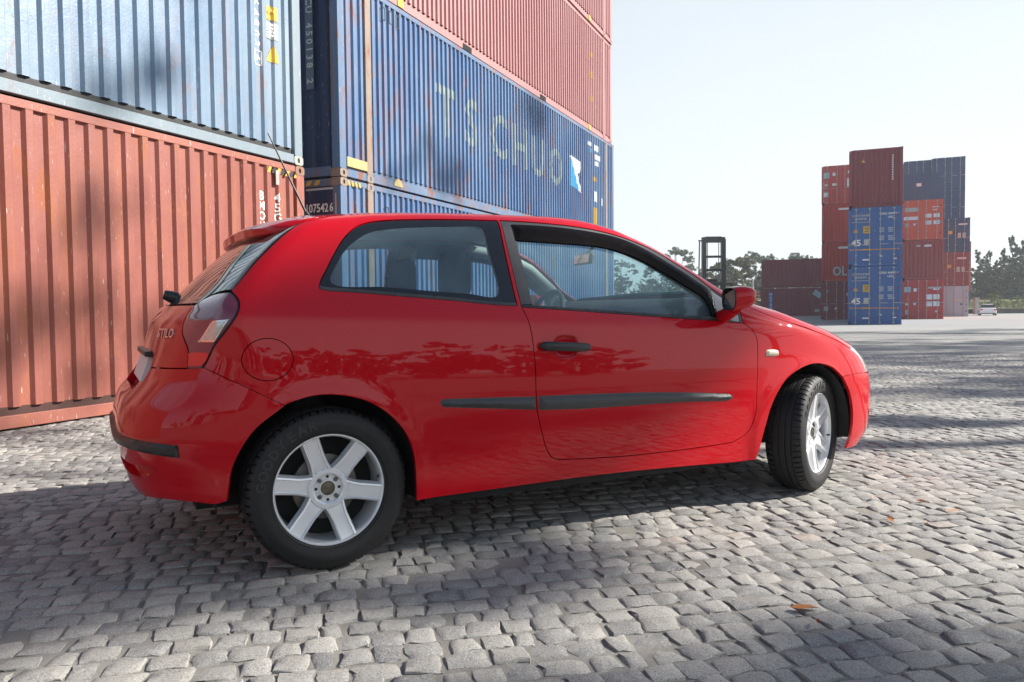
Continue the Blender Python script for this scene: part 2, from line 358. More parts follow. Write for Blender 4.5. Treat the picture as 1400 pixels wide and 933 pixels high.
def pbasis(k):
    d,u=np.array(PROJ[k][0],float),np.array(PROJ[k][1],float)
    v=np.array([0,1,0.]) if k=='top' else np.array([0,0,1.])
    return d,u,v
def to2(k,P): d,u,v=pbasis(k); P=np.atleast_2d(P); return np.c_[P@u,P@v]
CB=np.array([1.35,0,.7])
def on_body(k,q):
    d,u,v=pbasis(k); q=np.atleast_2d(q); O=q[:,:1]*u+q[:,1:2]*v
    return rayhit(O,d,-4.5 if k!='side' else -1.1, 1.2 if k!='side' else -.05, 400 if k!='side' else 120)
# outlines of the car panels in car space (x forward, y left, z up; metres)
BK={"frame_top":[[0.865,-0.609,1.412],[1.063,-0.611,1.409],[1.279,-0.616,1.397],[1.444,-0.626,1.374],[1.614,-0.638,1.33],[1.723,-0.655,1.286],[1.821,-0.691,1.225],[1.92,-0.726,1.161],[1.982,-0.756,1.107],[2.042,-0.774,1.068],[2.096,-0.791,1.032],[2.12,-0.811,0.998],[2.124,-0.835,0.955],[2.117,-0.849,0.927]],"door_rear_up":[[0.865,-0.609,1.412],[0.858,-0.718,1.241],[0.857,-0.827,1.024]],"door_rear":[[0.855,-0.83,1.018],[0.876,-0.866,0.938],[0.89,-0.882,0.798],[0.897,-0.887,0.581],[0.923,-0.882,0.468],[0.951,-0.878,0.388],[0.977,-0.876,0.352],[1.015,-0.875,0.338]],"door_bottom":[[1.015,-0.875,0.338],[1.366,-0.875,0.32],[1.815,-0.876,0.32],[2.025,-0.877,0.327]],"door_front":[[2.025,-0.877,0.327],[2.121,-0.88,0.37],[2.166,-0.887,0.456],[2.18,-0.886,0.621],[2.191,-0.878,0.773],[2.189,-0.87,0.85],[2.142,-0.857,0.908],[2.116,-0.851,0.923]],"belt_low":[[0.854,-0.831,1.015],[1.35,-0.839,0.98],[1.692,-0.845,0.954],[1.953,-0.849,0.936],[2.116,-0.851,0.923]],"belt_up":[[0.853,-0.826,1.026],[1.355,-0.833,0.991],[1.699,-0.838,0.968],[1.929,-0.839,0.955],[1.968,-0.841,0.95]],"frame_in":[[0.85,-0.825,1.027],[0.872,-0.72,1.237],[0.885,-0.635,1.385],[0.917,-0.628,1.393],[1.108,-0.626,1.391],[1.325,-0.631,1.376],[1.493,-0.641,1.35],[1.622,-0.659,1.306],[1.802,-0.715,1.202],[1.898,-0.748,1.136],[1.958,-0.769,1.092],[1.967,-0.795,1.042],[1.967,-0.842,0.949]],"pillar_in":[[0.917,-0.825,1.025],[0.918,-0.753,1.171],[0.917,-0.676,1.315],[0.921,-0.633,1.387]],"glass_top":[[0.918,-0.674,1.319],[1.133,-0.672,1.313],[1.399,-0.675,1.298],[1.571,-0.695,1.252],[1.722,-0.736,1.172],[1.824,-0.763,1.112],[1.915,-0.79,1.053],[1.934,-0.81,1.012],[1.931,-0.838,0.959]],"sail":[[1.983,-0.765,1.094],[2.035,-0.782,1.058],[2.088,-0.8,1.021],[2.105,-0.816,0.99],[2.107,-0.835,0.955],[2.099,-0.849,0.93],[1.992,-0.846,0.94],[1.974,-0.829,0.973]],"qwin_out":[[-0.017,-0.808,1.097],[-0.01,-0.797,1.119],[0.019,-0.774,1.165],[0.06,-0.742,1.229],[0.11,-0.705,1.296],[0.165,-0.675,1.345],[0.225,-0.653,1.371],[0.311,-0.64,1.386],[0.456,-0.629,1.397],[0.683,-0.618,1.407],[0.853,-0.613,1.41]],"qwin_front":[[0.853,-0.613,1.41],[0.839,-0.727,1.226],[0.836,-0.825,1.029]],"qwin_bot":[[0.833,-0.83,1.02],[0.73,-0.828,1.026],[0.516,-0.822,1.047],[0.312,-0.818,1.064],[0.118,-0.814,1.08],[0.002,-0.812,1.088],[-0.015,-0.81,1.093]],"qglass":[[0.036,-0.796,1.119],[0.083,-0.751,1.211],[0.109,-0.732,1.247],[0.153,-0.711,1.284],[0.228,-0.686,1.327],[0.309,-0.674,1.345],[0.371,-0.667,1.353],[0.593,-0.652,1.369],[0.751,-0.647,1.373],[0.76,-0.651,1.366],[0.761,-0.71,1.26],[0.753,-0.806,1.069],[0.614,-0.805,1.077],[0.488,-0.804,1.085],[0.252,-0.799,1.104]],"cpillar":[[-0.031,-0.625,1.367],[-0.059,-0.634,1.353],[-0.133,-0.682,1.297],[-0.232,-0.725,1.204],[-0.293,-0.752,1.135],[-0.334,-0.767,1.088]],"lamp_front":[[-0.335,-0.775,1.081],[-0.325,-0.797,1.069],[-0.316,-0.824,1.04],[-0.325,-0.84,1.004],[-0.351,-0.84,0.961],[-0.374,-0.823,0.927],[-0.4,-0.797,0.888],[-0.423,-0.776,0.836],[-0.439,-0.765,0.804]],"lamp_top":[[-0.447,-0.601,1.035],[-0.416,-0.624,1.058],[-0.39,-0.655,1.073],[-0.363,-0.711,1.082],[-0.341,-0.765,1.083]],"lamp_left":[[-0.447,-0.601,1.035],[-0.474,-0.607,0.997],[-0.492,-0.622,0.959],[-0.496,-0.631,0.931],[-0.492,-0.656,0.904],[-0.483,-0.687,0.869],[-0.485,-0.697,0.832],[-0.489,-0.706,0.797]],"lamp_bot":[[-0.489,-0.706,0.797],[-0.457,-0.747,0.795],[-0.444,-0.76,0.798]],"lamp_rev":[[-0.453,-0.727,0.894],[-0.405,-0.785,0.978],[-0.348,-0.837,0.983],[-0.384,-0.813,0.925],[-0.401,-0.795,0.895]],"lamp_red":[[-0.489,-0.704,0.802],[-0.483,-0.69,0.859],[-0.454,-0.731,0.865],[-0.413,-0.784,0.863],[-0.427,-0.773,0.825],[-0.444,-0.759,0.804]],"bump_seam":[[-0.439,-0.765,0.802],[-0.426,-0.779,0.796],[-0.322,-0.857,0.74],[-0.176,-0.891,0.659]],"arch_r1":[[-0.176,-0.891,0.659],[-0.207,-0.887,0.636],[-0.276,-0.875,0.582],[-0.331,-0.863,0.506],[-0.365,-0.848,0.421],[-0.378,-0.828,0.316]],"arch_r2":[[-0.176,-0.891,0.659],[-0.151,-0.894,0.669],[-0.079,-0.897,0.687],[-0.005,-0.898,0.689],[0.086,-0.899,0.673],[0.163,-0.898,0.642],[0.242,-0.897,0.582],[0.299,-0.894,0.508],[0.328,-0.89,0.425],[0.337,-0.884,0.336],[0.343,-0.872,0.237]],"sill":[[0.343,-0.872,0.237],[0.722,-0.865,0.241],[1.232,-0.868,0.245],[1.666,-0.869,0.236],[2.048,-0.869,0.222]],"sill2":[[2.048,-0.869,0.222],[2.178,-0.878,0.222]],"arch_f1":[[2.178,-0.878,0.222],[2.198,-0.883,0.27],[2.232,-0.89,0.382],[2.282,-0.895,0.512],[2.367,-0.894,0.617],[2.474,-0.888,0.673],[2.604,-0.881,0.698],[2.741,-0.871,0.672],[2.849,-0.858,0.607]],"arch_f2":[[2.849,-0.858,0.607],[2.919,-0.847,0.506],[2.95,-0.839,0.398],[2.949,-0.832,0.305],[2.918,-0.82,0.206]],"bump_seam_f":[[2.849,-0.858,0.615],[2.976,-0.832,0.622],[3.134,-0.774,0.618]],"hood_gap":[[2.179,-0.788,1.014],[2.281,-0.808,0.975],[2.477,-0.837,0.913],[2.711,-0.835,0.849],[2.866,-0.815,0.802],[2.97,-0.797,0.762]],"mould_r":[[0.443,-0.888,0.631],[0.458,-0.888,0.644],[0.671,-0.888,0.637],[0.891,-0.888,0.628],[0.891,-0.886,0.569],[0.671,-0.887,0.59],[0.458,-0.887,0.61]],"mould_d":[[0.905,-0.888,0.629],[1.144,-0.888,0.623],[1.503,-0.888,0.61],[1.773,-0.888,0.593],[1.989,-0.888,0.575],[2.02,-0.887,0.555],[1.99,-0.887,0.54],[1.774,-0.887,0.548],[1.503,-0.887,0.553],[1.144,-0.886,0.557],[0.905,-0.886,0.567]],"handle":[[0.915,-0.878,0.846],[1.169,-0.878,0.832]],"cup":[[0.988,-0.879,0.837],[0.998,-0.875,0.872],[1.018,-0.873,0.885],[1.094,-0.873,0.883],[1.112,-0.875,0.869],[1.115,-0.878,0.833],[1.103,-0.881,0.798],[1.079,-0.882,0.785],[1.026,-0.882,0.787],[0.999,-0.882,0.802]],"fuel":[[-0.317,-0.856,0.833],[-0.138,-0.879,0.827],[-0.226,-0.867,0.908],[-0.232,-0.877,0.753]],"repeater":[[2.251,-0.879,0.751],[2.252,-0.877,0.779],[2.265,-0.876,0.783],[2.327,-0.875,0.78],[2.339,-0.875,0.773],[2.335,-0.877,0.75],[2.319,-0.878,0.748]],"bump_low":[[-0.656,-0.543,0.355],[-0.586,-0.669,0.333],[-0.489,-0.759,0.314],[-0.412,-0.808,0.305],[-0.383,-0.823,0.307]]}
# ---------------------------------------------------------------- red hatchback
PAINT=paint_car()
BLACK=plain('black_plastic',(.022,.022,.023),.42,var=.25); TRIM=plain('grey_black_trim',(.05,.052,.055),.5,var=.2)
RUBBER=plain('tyre_rubber',(.011,.011,.0115),.62,var=.35,scale=60); GLOSSB=plain('gloss_black',(.012,.014,.017),.06)
DARKIN=plain('dark_interior',(.03,.031,.034),.8); SEAT=plain('seat_fabric',(.045,.047,.052),.9,var=.3,scale=200)
BEIGE=plain('beige_trim',(.42,.41,.36),.7); LINER=plain('arch_liner',(.012,.012,.012),.85)
ALLOY=plain('alloy_silver',(.86,.87,.89),.28,metal=.45,var=.015,scale=4); CHROME=plain('bright_metal',(.7,.7,.7),.12,metal=1.,var=.03)
STEEL=plain('brake_steel',(.16,.15,.14),.5,metal=.8,var=.3); CREAM=plain('repeater_lens',(.72,.66,.5),.15,var=.05)
WHITEP=plain('plate_white',(.75,.75,.73),.35,var=.05); INK=plain('plate_ink',(.01,.01,.012),.5)
GL=glass('window_glass',(.68,.83,.85),dirt=.16,dust_sheenc=(.42,.62,.68)); GLR=glass('rear_glass',(.30,.36,.36),dirt=.02)  # teal veil colours hold painted sky sheen as well as dust
GLQ=glass('quarter_glass',(.60,.74,.79),dirt=.19,dust_sheenc=(.30,.45,.54)); DEFL=plain('smoked_deflector',(.008,.006,.005),.12,var=.3,Specular_IOR_Level=.1)
WSC=glass('windscreen_glass',(.70,.82,.83),graze=.30,dirt=.06,dust_sheenc=(.36,.52,.58))
PALE=plain('quarterlight_pane',(.36,.37,.36),.18,var=.06,scale=12)
REDL=plain('red_lens',(.72,.008,.016),.07,var=.2,scale=14,Coat_Weight=1.,Coat_Roughness=.01)
SMOKE=plain('smoky_lens',(.17,.022,.05),.08,var=.5,scale=9,Coat_Weight=1.,Coat_Roughness=.01)
CLEARL=plain('clear_lens',(.55,.55,.52),.1,metal=.35,var=.3,scale=40,Coat_Weight=1.,Coat_Roughness=.01)
A={k:np.array(v) for k,v in BK.items()}
CAR=empty('hatchback_car',(-1.101,3.8072,0),.4829,label='red three-door hatchback parked on the cobbles in front of the container stacks',cat='car')
def top(pts): return on_body('top',np.array([p[:2] for p in pts],float))[0]
def rearp(pts): return on_body('rear',np.array(pts,float))[0]
def frontp(pts): return on_body('front',np.array(pts,float))[0]
def rv(a): return np.asarray(a)[::-1]
def mir(a): return np.asarray(a)*[1,-1,1]
ft=spl(A['frame_top']); dru=spl(A['door_rear_up']); dr=spl(A['door_rear']); db=spl(A['door_bottom']); df=spl(A['door_front'])
bl=spl(A['belt_low']); bu=spl(A['belt_up']); sill=spl(A['sill']); sill2=spl(A['sill2']); ar1=spl(A['arch_r1']); ar2=spl(A['arch_r2'])
af1=spl(A['arch_f1']); af2=spl(A['arch_f2']); seam=spl(A['bump_seam']); seamf=spl(A['bump_seam_f']); lf=spl(A['lamp_front']); ltop=spl(A['lamp_top'])
lleft=spl(A['lamp_left']); lbot=spl(A['lamp_bot']); cp=spl(A['cpillar']); hg=spl(A['hood_gap'])
ap=[(p[0],p[1]+.045) for p in A['frame_top'][3:10]]
ap=[(1.33,-.555)]+ap+[(2.13,-.742)]
ap=spl(top(ap)); roofseam=spl(top([(-.031,-.612),(.0,-.585),(.06,-.552),(.16,-.535),(.5,-.53),(.9,-.53),(1.2,-.533),(1.33,-.555)]))
opening=loop(spl(A['pillar_in']),spl(A['frame_in'][3:]),rv(bu))
qwin=loop(spl(A['qwin_out']),spl(A['qwin_front']),spl(A['qwin_bot'])); qgl=spl(A['qglass'],closed=True)
th=np.linspace(0,2*math.pi,48,endpoint=False); fuel=np.c_[-.228+.090*np.cos(th),np.zeros(48),.831+.0775*np.sin(th)]
cup=spl(A['cup'],closed=True)
bodyo=loop(rv(sill),rv(ar2),rv(seam),rv(lf),rv(cp),roofseam,ap,spl([ap[-1],A['hood_gap'][0]]),spl([A['hood_gap'][0],A['frame_top'][-1]]),rv(ft),dru,dr,db,spl([A['door_bottom'][-1],A['sill'][-1]]))
fendf=spl(np.array([A['bump_seam_f'][-1],(3.115,-.768,.68),(3.05,-.78,.728),A['hood_gap'][-1]]))
fendo=loop(rv(df),spl([A['door_front'][0],A['sill2'][0]]),sill2,af1,seamf,fendf,rv(hg),spl([A['hood_gap'][0],A['door_front'][-1]]))
dooro=loop(bl,rv(df),rv(db),rv(dr))
frameo=loop(ft,rv(bl),rv(dru))
defl=loop(spl(np.vstack([A['frame_in'][3:]-[0,0,.002]])),rv(spl(A['glass_top'])))
shello=loop(rv(sill),rv(ar2),rv(seam),rv(lf),rv(cp),roofseam,ap,spl([ap[-1],A['hood_gap'][0]]),hg,rv(fendf),rv(seamf),rv(af1),rv(sill2))
doorall=loop(ft,rv(df),rv(db),rv(dr),rv(dru)); sailo=loop(spl(A['sail'][:6]),spl(A['sail'][5:]),spl([A['sail'][-1],A['sail'][0]]))
for M in (False,True):
    k=dict(mirror=M)
    patch('body_side',shello,PAINT,CAR,holes=[qwin,fuel,doorall] if not M else [qwin,doorall],grid=.016,**k)
    door=patch('door',dooro,PAINT,CAR,holes=[cup],grid=.022,**k)
    patch('handle_cup',cup,PAINT,door,grid=.008,gap=-.001,lip=0,bulge=(-.02,.03),**k)
    patch('door_frame',frameo,TRIM,door,holes=[opening,sailo],grid=.02,off=-.002,**k)
    patch('window_pane',opening,GL,door,grid=.03,gap=-.012,off=-.014,lip=0,**k)
    patch('wind_deflector',defl,DEFL,door,grid=.014,gap=-.002,off=.002,bulge=(.012,.05),lip=.012,**k)
    patch('quarterlight',sailo,PALE,door,grid=.015,gap=.001,off=-.004,**k)
    belt=loop(bl,spl([bl[-1],A['belt_up'][-1]]),rv(bu),spl([bu[0],bl[0]]))
    patch('belt_moulding',belt,BLACK,door,grid=.008,gap=.0,off=.001,bulge=(.006,.012),lip=.01,**k)
    patch('window_frame',qwin,GLOSSB,CAR,holes=[qgl],grid=.016,off=-.003,**k)
    patch('quarter_window',qgl,GLQ,CAR,grid=.03,gap=-.003,off=-.004,lip=0,**k)
    qs=spl(A['qwin_bot']); patch('window_seal',loop(qs,rv(qs+[0,.003,.013])),TRIM,CAR,grid=.008,gap=0,off=.0,bulge=(.004,.007),lip=.006,**k)
    if not M: patch('fuel_flap',fuel,PAINT,CAR,grid=.012,gap=.0012,off=-.0005,lip=.01)
    patch('rubbing_strip',spl(A['mould_r'],closed=False) if 0 else loop(spl(A['mould_r'][:2],0),spl(A['mould_r'][1:4]),spl(A['mould_r'][3:5]),spl(A['mould_r'][4:]),spl([A['mould_r'][-1],A['mould_r'][0]])),TRIM,CAR,grid=.009,gap=0,bulge=(.017,.035),lip=.004,**k)
    patch('rubbing_strip',loop(spl(A['mould_d'][:5]),spl(A['mould_d'][4:7]),spl(A['mould_d'][6:]),spl([A['mould_d'][-1],A['mould_d'][0]])),TRIM,door,grid=.009,gap=0,bulge=(.017,.035),lip=.004,**k)
    patch('side_repeater',loop(spl(A['repeater']),spl([A['repeater'][-1],A['repeater'][0]])),CREAM,CAR,grid=.006,gap=0,bulge=(.011,.014),lip=.004,**k)
    patch('inner_panel',shello,DARKIN,CAR,holes=[inset(to2('side',qgl)[::1] if area(to2('side',qgl))>0 else to2('side',qgl)[::-1],-.004)@np.array([[1,0,0],[0,0,1.]]),opening],grid=.05,gap=.012,off=-.026,lip=0,**k)
    # tail lamp: black rubber edge, smoky body, reversing lens and red lens
    lo=loop(ltop,spl([ltop[-1],lf[0]]),lf,spl([lf[-1],lbot[-1]]),rv(lbot),rv(lleft))
    s=-1 if not M else 1
    seal=patch('tail_lamp',lo,BLACK,CAR,proj='rcorner',grid=.02,off=-.002,**k)
    patch('lamp_lens',lo,SMOKE,seal,proj='rcorner',grid=.014,gap=.007,off=.0015,lip=.008,**k)
    rl=loop(spl(A['lamp_red'][:2]),spl(A['lamp_red'][1:4]),spl(A['lamp_red'][3:]),spl([A['lamp_red'][-1],A['lamp_red'][0]]))
    patch('stop_lens',rl,REDL,seal,proj='rcorner',grid=.014,gap=.006,off=.003,lip=.002,**k)
    rvl=resamp(A['lamp_rev'],.01,True); patch('reversing_lens_rim',rvl,CHROME,seal,proj='rcorner',grid=.014,gap=.003,off=.0032,lip=.002,**k)
    patch('reversing_lens',rvl,CLEARL,seal,proj='rcorner',grid=.012,gap=.009,off=.0046,lip=.002,**k)
    # headlamp
    hf=spl(top([A['hood_gap'][-1],(3.06,-.735),(3.16,-.63),(3.245,-.46)])); bz=spl(frontp([(y,.618) for y in (-.774,-.70,-.6,-.5,-.44)]))
    hl=loop(rv(fendf),hf,spl([hf[-1],bz[-1]]),rv(bz)); patch('headlamp',hl,CLEARL,CAR,proj='fcorner',grid=.025,gap=.003,off=-.002,**k)
# bonnet, windscreen, roof (symmetric outlines)
def sym(seg): return loop(seg,rv(mir(seg)))
hf2=spl(top([A['hood_gap'][-1],(3.06,-.735),(3.16,-.63),(3.245,-.46),(3.30,-.25),(3.315,0)])); cow=spl(top([(2.345,0),(2.325,-.25),(2.28,-.5),A['hood_gap'][0]]))
patch('bonnet',sym(loop(cow,hg,hf2)),PAINT,CAR,proj='top',grid=.022)
ws_b=spl(top([(2.29,0),(2.27,-.25),(2.225,-.5),(2.13,-.742)])); ws_t=spl(top([(1.33,-.555),(1.40,-.4),(1.445,-.2),(1.46,0)]))
patch('windscreen',sym(loop(ws_b,rv(ap),ws_t)),WSC,CAR,proj='top',grid=.035,off=-.003)
cw=spl(top([(2.35,0),(2.33,-.25),(2.29,-.5),(2.20,-.765)])); patch('scuttle',sym(loop(cw,rv(ws_b))),BLACK,CAR,proj='top',grid=.03,off=-.006)
rr=spl(top([(-.075,0),(-.062,-.25),(-.045,-.45),(-.031,-.612)])); patch('roof',sym(loop(rr,roofseam,ws_t)),PAINT,CAR,proj='top',grid=.03)
patch('headliner',sym(loop(rr,roofseam,ws_t)),plain('headliner_cloth',(.30,.31,.30),.9),CAR,proj='top',grid=.06,off=-.035,lip=0)
# front bumper, grille
ctr=spl(frontp([(0,z) for z in (.612,.5,.4,.3,.2)])); bzf=spl(frontp([(y,.612) for y in (-.774,-.70,-.6,-.45,-.25,0)])); bb=spl(frontp([(0,.2),(-.25,.2),(-.5,.2),(-.65,.2)]))
fb=loop(seamf,bzf,ctr,bb,spl([bb[-1],A['arch_f2'][-1]]),rv(af2))
hm=[patch('b',fb,PAINT,None,proj='fcorner',grid=.03,gap=.0,mirror=m,build=False) for m in (False,True)]
FB=link('front_bumper',joinmesh('front_bumper',hm,PAINT),CAR)
gr=loop(spl(frontp([(y,.622) for y in (-.43,-.2,0,.2,.43)])),rv(spl(mir(top([(3.245,-.44),(3.30,-.22),(3.312,0)])))) if 0 else spl(frontp([(y,.70) for y in (.43,.2,0,-.2,-.43)])))
patch('grille',gr,GLOSSB,CAR,proj='front',grid=.04,off=-.004)
patch('air_intake',resamp(frontp([(y,z) for y,z in ((-.4,.27),(.4,.27),(.36,.42),(-.36,.42))]),.02,True),BLACK,FB,proj='front',grid=.05,off=.003,lip=.01)
# rear bumper with plate notch
pc=lambda y,z:rearp([(y,z)])[0]
cr=spl(rearp([(0,z) for z in (.70,.65,.60,.54,.45,.40,.365,.345,.30,.27)])); bt=spl(rearp([(0,.27),(-.25,.282),(-.5,.302),(-.66,.315)]))
low=spl(np.array([bt[-1],(-.489,-.759,.312),(-.412,-.808,.305),A['arch_r1'][-1]]))
glow=spl(rearp([(-.42,.787),(-.52,.791),(-.616,.794),(-.70,.797)]))
notch=spl(rearp([(0,.70),(-.30,.70),(-.36,.71),(-.42,.787)]))
rb=loop(notch,glow,spl([glow[-1],A['bump_seam'][0]]),seam,ar1,rv(low),rv(bt),rv(cr))
lrec=np.array([(-.69,-.30,.432),(-.675,-.54,.434),(-.64,-.63,.438),(-.60,-.69,.432),(-.64,-.61,.392),(-.69,-.42,.388),(-.70,-.30,.395)]); lrec=spl(lrec,closed=True)
hm=[patch('b',rb,PAINT,None,proj='rcorner',holes=[lrec],grid=.018,gap=.0,lip=.03,mirror=m,build=False) for m in (False,True)]
RB=link('rear_bumper',joinmesh('rear_bumper',hm,PAINT),CAR)
for m in (False,True): patch('bumper_recess',lrec,PAINT,RB,proj='rcorner',grid=.02,gap=-.004,off=-.03,lip=0,mirror=m)
# black rubbing strip round the rear bumper
zt=lambda y:np.interp(abs(y),[0,.5,.62,.70,.77],[.545,.54,.536,.531,.524]); zb=lambda y:np.interp(abs(y),[0,.5,.62,.70,.76],[.50,.496,.492,.485,.479])
ys=np.linspace(0,-.765,40); st=loop(spl(rearp([(y,zt(y)) for y in ys])),rv(spl(rearp([(y,zb(y)) for y in ys]))))
hm=[patch('b',st,BLACK,None,proj='rcorner',grid=.01,gap=0,off=.001,bulge=(.014,.012),lip=.004,mirror=m,build=False) for m in (False,True)]
link('rubbing_strip',joinmesh('rubbing_strip',hm,BLACK),RB)
# tailgate
winl=spl(rearp([(0,1.036),(-.3,1.036),(-.59,1.036)]))
gn=spl(rearp([(-.42,.791),(-.36,.843),(-.2,.846),(0,.846)])); gl2=spl(rearp([(-.70,.80),(-.616,.797),(-.52,.795),(-.42,.791)]))
tg=loop(winl,lleft,gl2,gn)
TG=patch('tailgate',sym(tg),PAINT,CAR,proj='rear',grid=.02)
patch('plate_recess',sym(loop(rv(spl(rearp([(-.43,.68),(0,.68)]))),spl(rearp([(-.43,.68),(-.43,.86)])),spl(rearp([(-.43,.86),(0,.86)])))),PAINT,TG,proj='rear',grid=.04,off=-.032,lip=0)
rw=loop(spl(rearp([(0,1.041),(-.3,1.041),(-.585,1.041)])),spl(A['lamp_top']+[0,0,.006]),rv(cp),spl(np.array([A['cpillar'][0],(-.055,-.5,1.388),(-.075,-.25,1.395),(-.08,0,1.397)])))
patch('rear_window',sym(rw),GLR,TG,proj='rear',grid=.03,gap=.004,off=-.003,lip=.01)
b=MB()
for y0 in (-.255,): b.box(-.012,.012,-.26,.26,-.055,.055)
pl=b.build('number_plate',WHITEP,TG,bevel=.003); pp=rearp([(0,.775)])[0]; nn=Fgrad(pp[None])[0]; ang=math.atan2(nn[2],-nn[0]); pl.location=(pp[0]+.012,0,.772); pl.rotation_euler=(0,ang,0)
hb=MB(); hb.box(-.02,.015,-.30,.30,-.011,.011); o=hb.build('gate_handle',BLACK,TG,bevel=.004); o.location=(pc(0,.838)[0],0,.838)
bd=textmesh('STILO',.05,CHROME,.006,sx=1.1); bp_=pc(-.50,.93); o=link('badge',bd,TG,loc=(bp_[0]-.006,-.51,.925),rot=(rad(-14),0,rad(-90)+.33))
# roof spoiler
b=MB();V=[];ny=33
for i in range(ny):
    y=-.612+1.224*i/(ny-1); e=max(0,1-abs(y/.614)**4.5)**.6; xt=-.045-.168*e; T=lambda x:top([(x,y)])[0][2]
    z0=T(.03); zc=T(-.03); dz=.018*(1-(y/.6)**2); tip=1.349+dz*.8-.006*(1-e)
    sec=[(.03,z0-.012),(.02,z0+.003),(-.03,zc+.008),(.5*(xt-.03),.45*zc+.55*tip+.012),(xt+.014,tip+.008),(xt,tip-.004),(xt+.003,tip-.034*e-.004),(xt+.018,tip-.042*e-.006),(-.10-.04*e,tip-.036*e-.008),(-.02,z0-.075)]
    V+=[(x,y,z) for x,z in sec]
m=10; F=[(i*m+j,i*m+(j+1)%m,(i+1)*m+(j+1)%m,(i+1)*m+j) for i in range(ny-1) for j in range(m)]+[tuple(range(m)),tuple((ny-1)*m+j for j in range(m))]
b.add(V,F); b.build('roof_spoiler',PAINT,CAR,smooth=50)
# wiper pivot, antenna
b=MB(); q=pc(.0,1.075); b.tube([(q[0]+.01,0,1.07),(q[0]-.02,0,1.078),(q[0]-.048,0,1.088)],[.026,.027,.02],12); b.tube([(q[0]-.035,0,1.083),(q[0]-.012,.12,1.085),(q[0]+.03,.40,1.10)],[.009,.007,.004],8); b.build('rear_wiper',BLACK,CAR,smooth=50)
b=MB(); b.tube([(.136,0,1.468),(.128,0,1.487)],[.016,.009],12); b.tube([(.13,0,1.48),(-.041,0,1.846)],[.0062,.003],8); b.build('roof_aerial',BLACK,CAR,smooth=60)
# door mirrors and handles
for s in (1,-1):
    dpar=[c for c in CAR.children if c.name.startswith('door')][0 if s>0 else 1]
    m0=MB();Vs=[];n=28;a=np.arange(n)*2*math.pi/n
    sq=lambda t,p:np.sign(t)*np.abs(t)**p
    dlt=rad(16); c0=np.array([1.915,-.985,1.043]); ax=np.array([-math.sin(dlt),-math.cos(dlt),0]); fw=np.array([math.cos(dlt),-math.sin(dlt),0])
    prof=[(-.004,.93),(-.012,1.0),(0,1.045),(.025,1.04),(.05,.98),(.072,.86),(.09,.66),(.10,.36),(.103,.05)]
    for d_,k_ in prof:
        u=sq(np.cos(a),.62)*.074*k_; v_=sq(np.sin(a),.62)*.055*k_
        Vs.append(c0+np.outer(u,ax)+d_*fw+np.outer(np.ones(n),(0,0,1))*v_[:,None]+ (0,0,.12*d_)+np.outer(np.ones(n),ax)*(.25*max(d_,0)))
    F=[(i*n+j,i*n+(j+1)%n,(i+1)*n+(j+1)%n,(i+1)*n+j) for i in range(len(prof)-1) for j in range(n)]
    V=np.vstack(Vs)*[1,s,1]
    m0.add(V,F+[tuple((len(prof)-1)*n+j for j in range(n))]); mh=m0.build('wing_mirror',PAINT,dpar,smooth=60)
    g=MB();r_=[]
    for k_,d_ in ((1.0,-.013),(.93,-.016),(.90,-.006)):
        r_.append(c0+np.outer(sq(np.cos(a),.62)*.074*k_,ax)+d_*fw+np.outer(sq(np.sin(a),.62)*.055*k_,(0,0,1)))
    g.add(np.vstack(r_)*[1,s,1],[(i*n+j,i*n+(j+1)%n,(i+1)*n+(j+1)%n,(i+1)*n+j) for i in range(2) for j in range(n)]); g.build('mirror_rim',BLACK,dpar,smooth=60)
    g=MB(); g.add((c0+np.outer(sq(np.cos(a),.62)*.067,ax)-.008*fw+np.outer(sq(np.sin(a),.62)*.05,(0,0,1)))*[1,s,1],[tuple(range(n))]); g.build('mirror_glass',plain('mirror_glass',(.25,.27,.28),.03,metal=1.,var=.02),dpar)
    g=MB(); g.tube(np.array([(1.985,-.83,.952),(1.985,-.87,.965),(1.965,-.93,.985),(1.945,-.98,1.0)])*[1,s,1],[.036,.034,.034,.03],14); g.build('mirror_arm',BLACK if 0 else PAINT,dpar,smooth=60)
    g=MB(); h0,h1=A['handle']; P=[h0+(h1-h0)*t for t in (0,.03,.1,.3,.6,.9,.97,1)]; yo=[-.012,-.022,-.028,-.034,-.034,-.028,-.022,-.012]
    P=[(p[0],-.878+o_,p[2]) for p,o_ in zip(P,yo)]; V=[];n2=12;a2=np.arange(n2)*2*math.pi/n2
    for p,rr_ in zip(P,(.006,.017,.020,.020,.020,.018,.014,.005)): V+=[(p[0],p[1]+.010*math.cos(t),p[2]+rr_*math.sin(t)) for t in a2]
    g.add(np.array(V)*[1,s,1],[(i*n2+j,i*n2+(j+1)%n2,(i+1)*n2+(j+1)%n2,(i+1)*n2+j) for i in range(7) for j in range(n2)]); g.box(.93,.955,-.9*s if s>0 else .87,-.87*s if s>0 else .9,.838,.852); g.box(1.12,1.15,-.9 if s>0 else .87,-.87 if s>0 else .9,.828,.842)
    g.build('door_handle',BLACK,dpar,smooth=50)
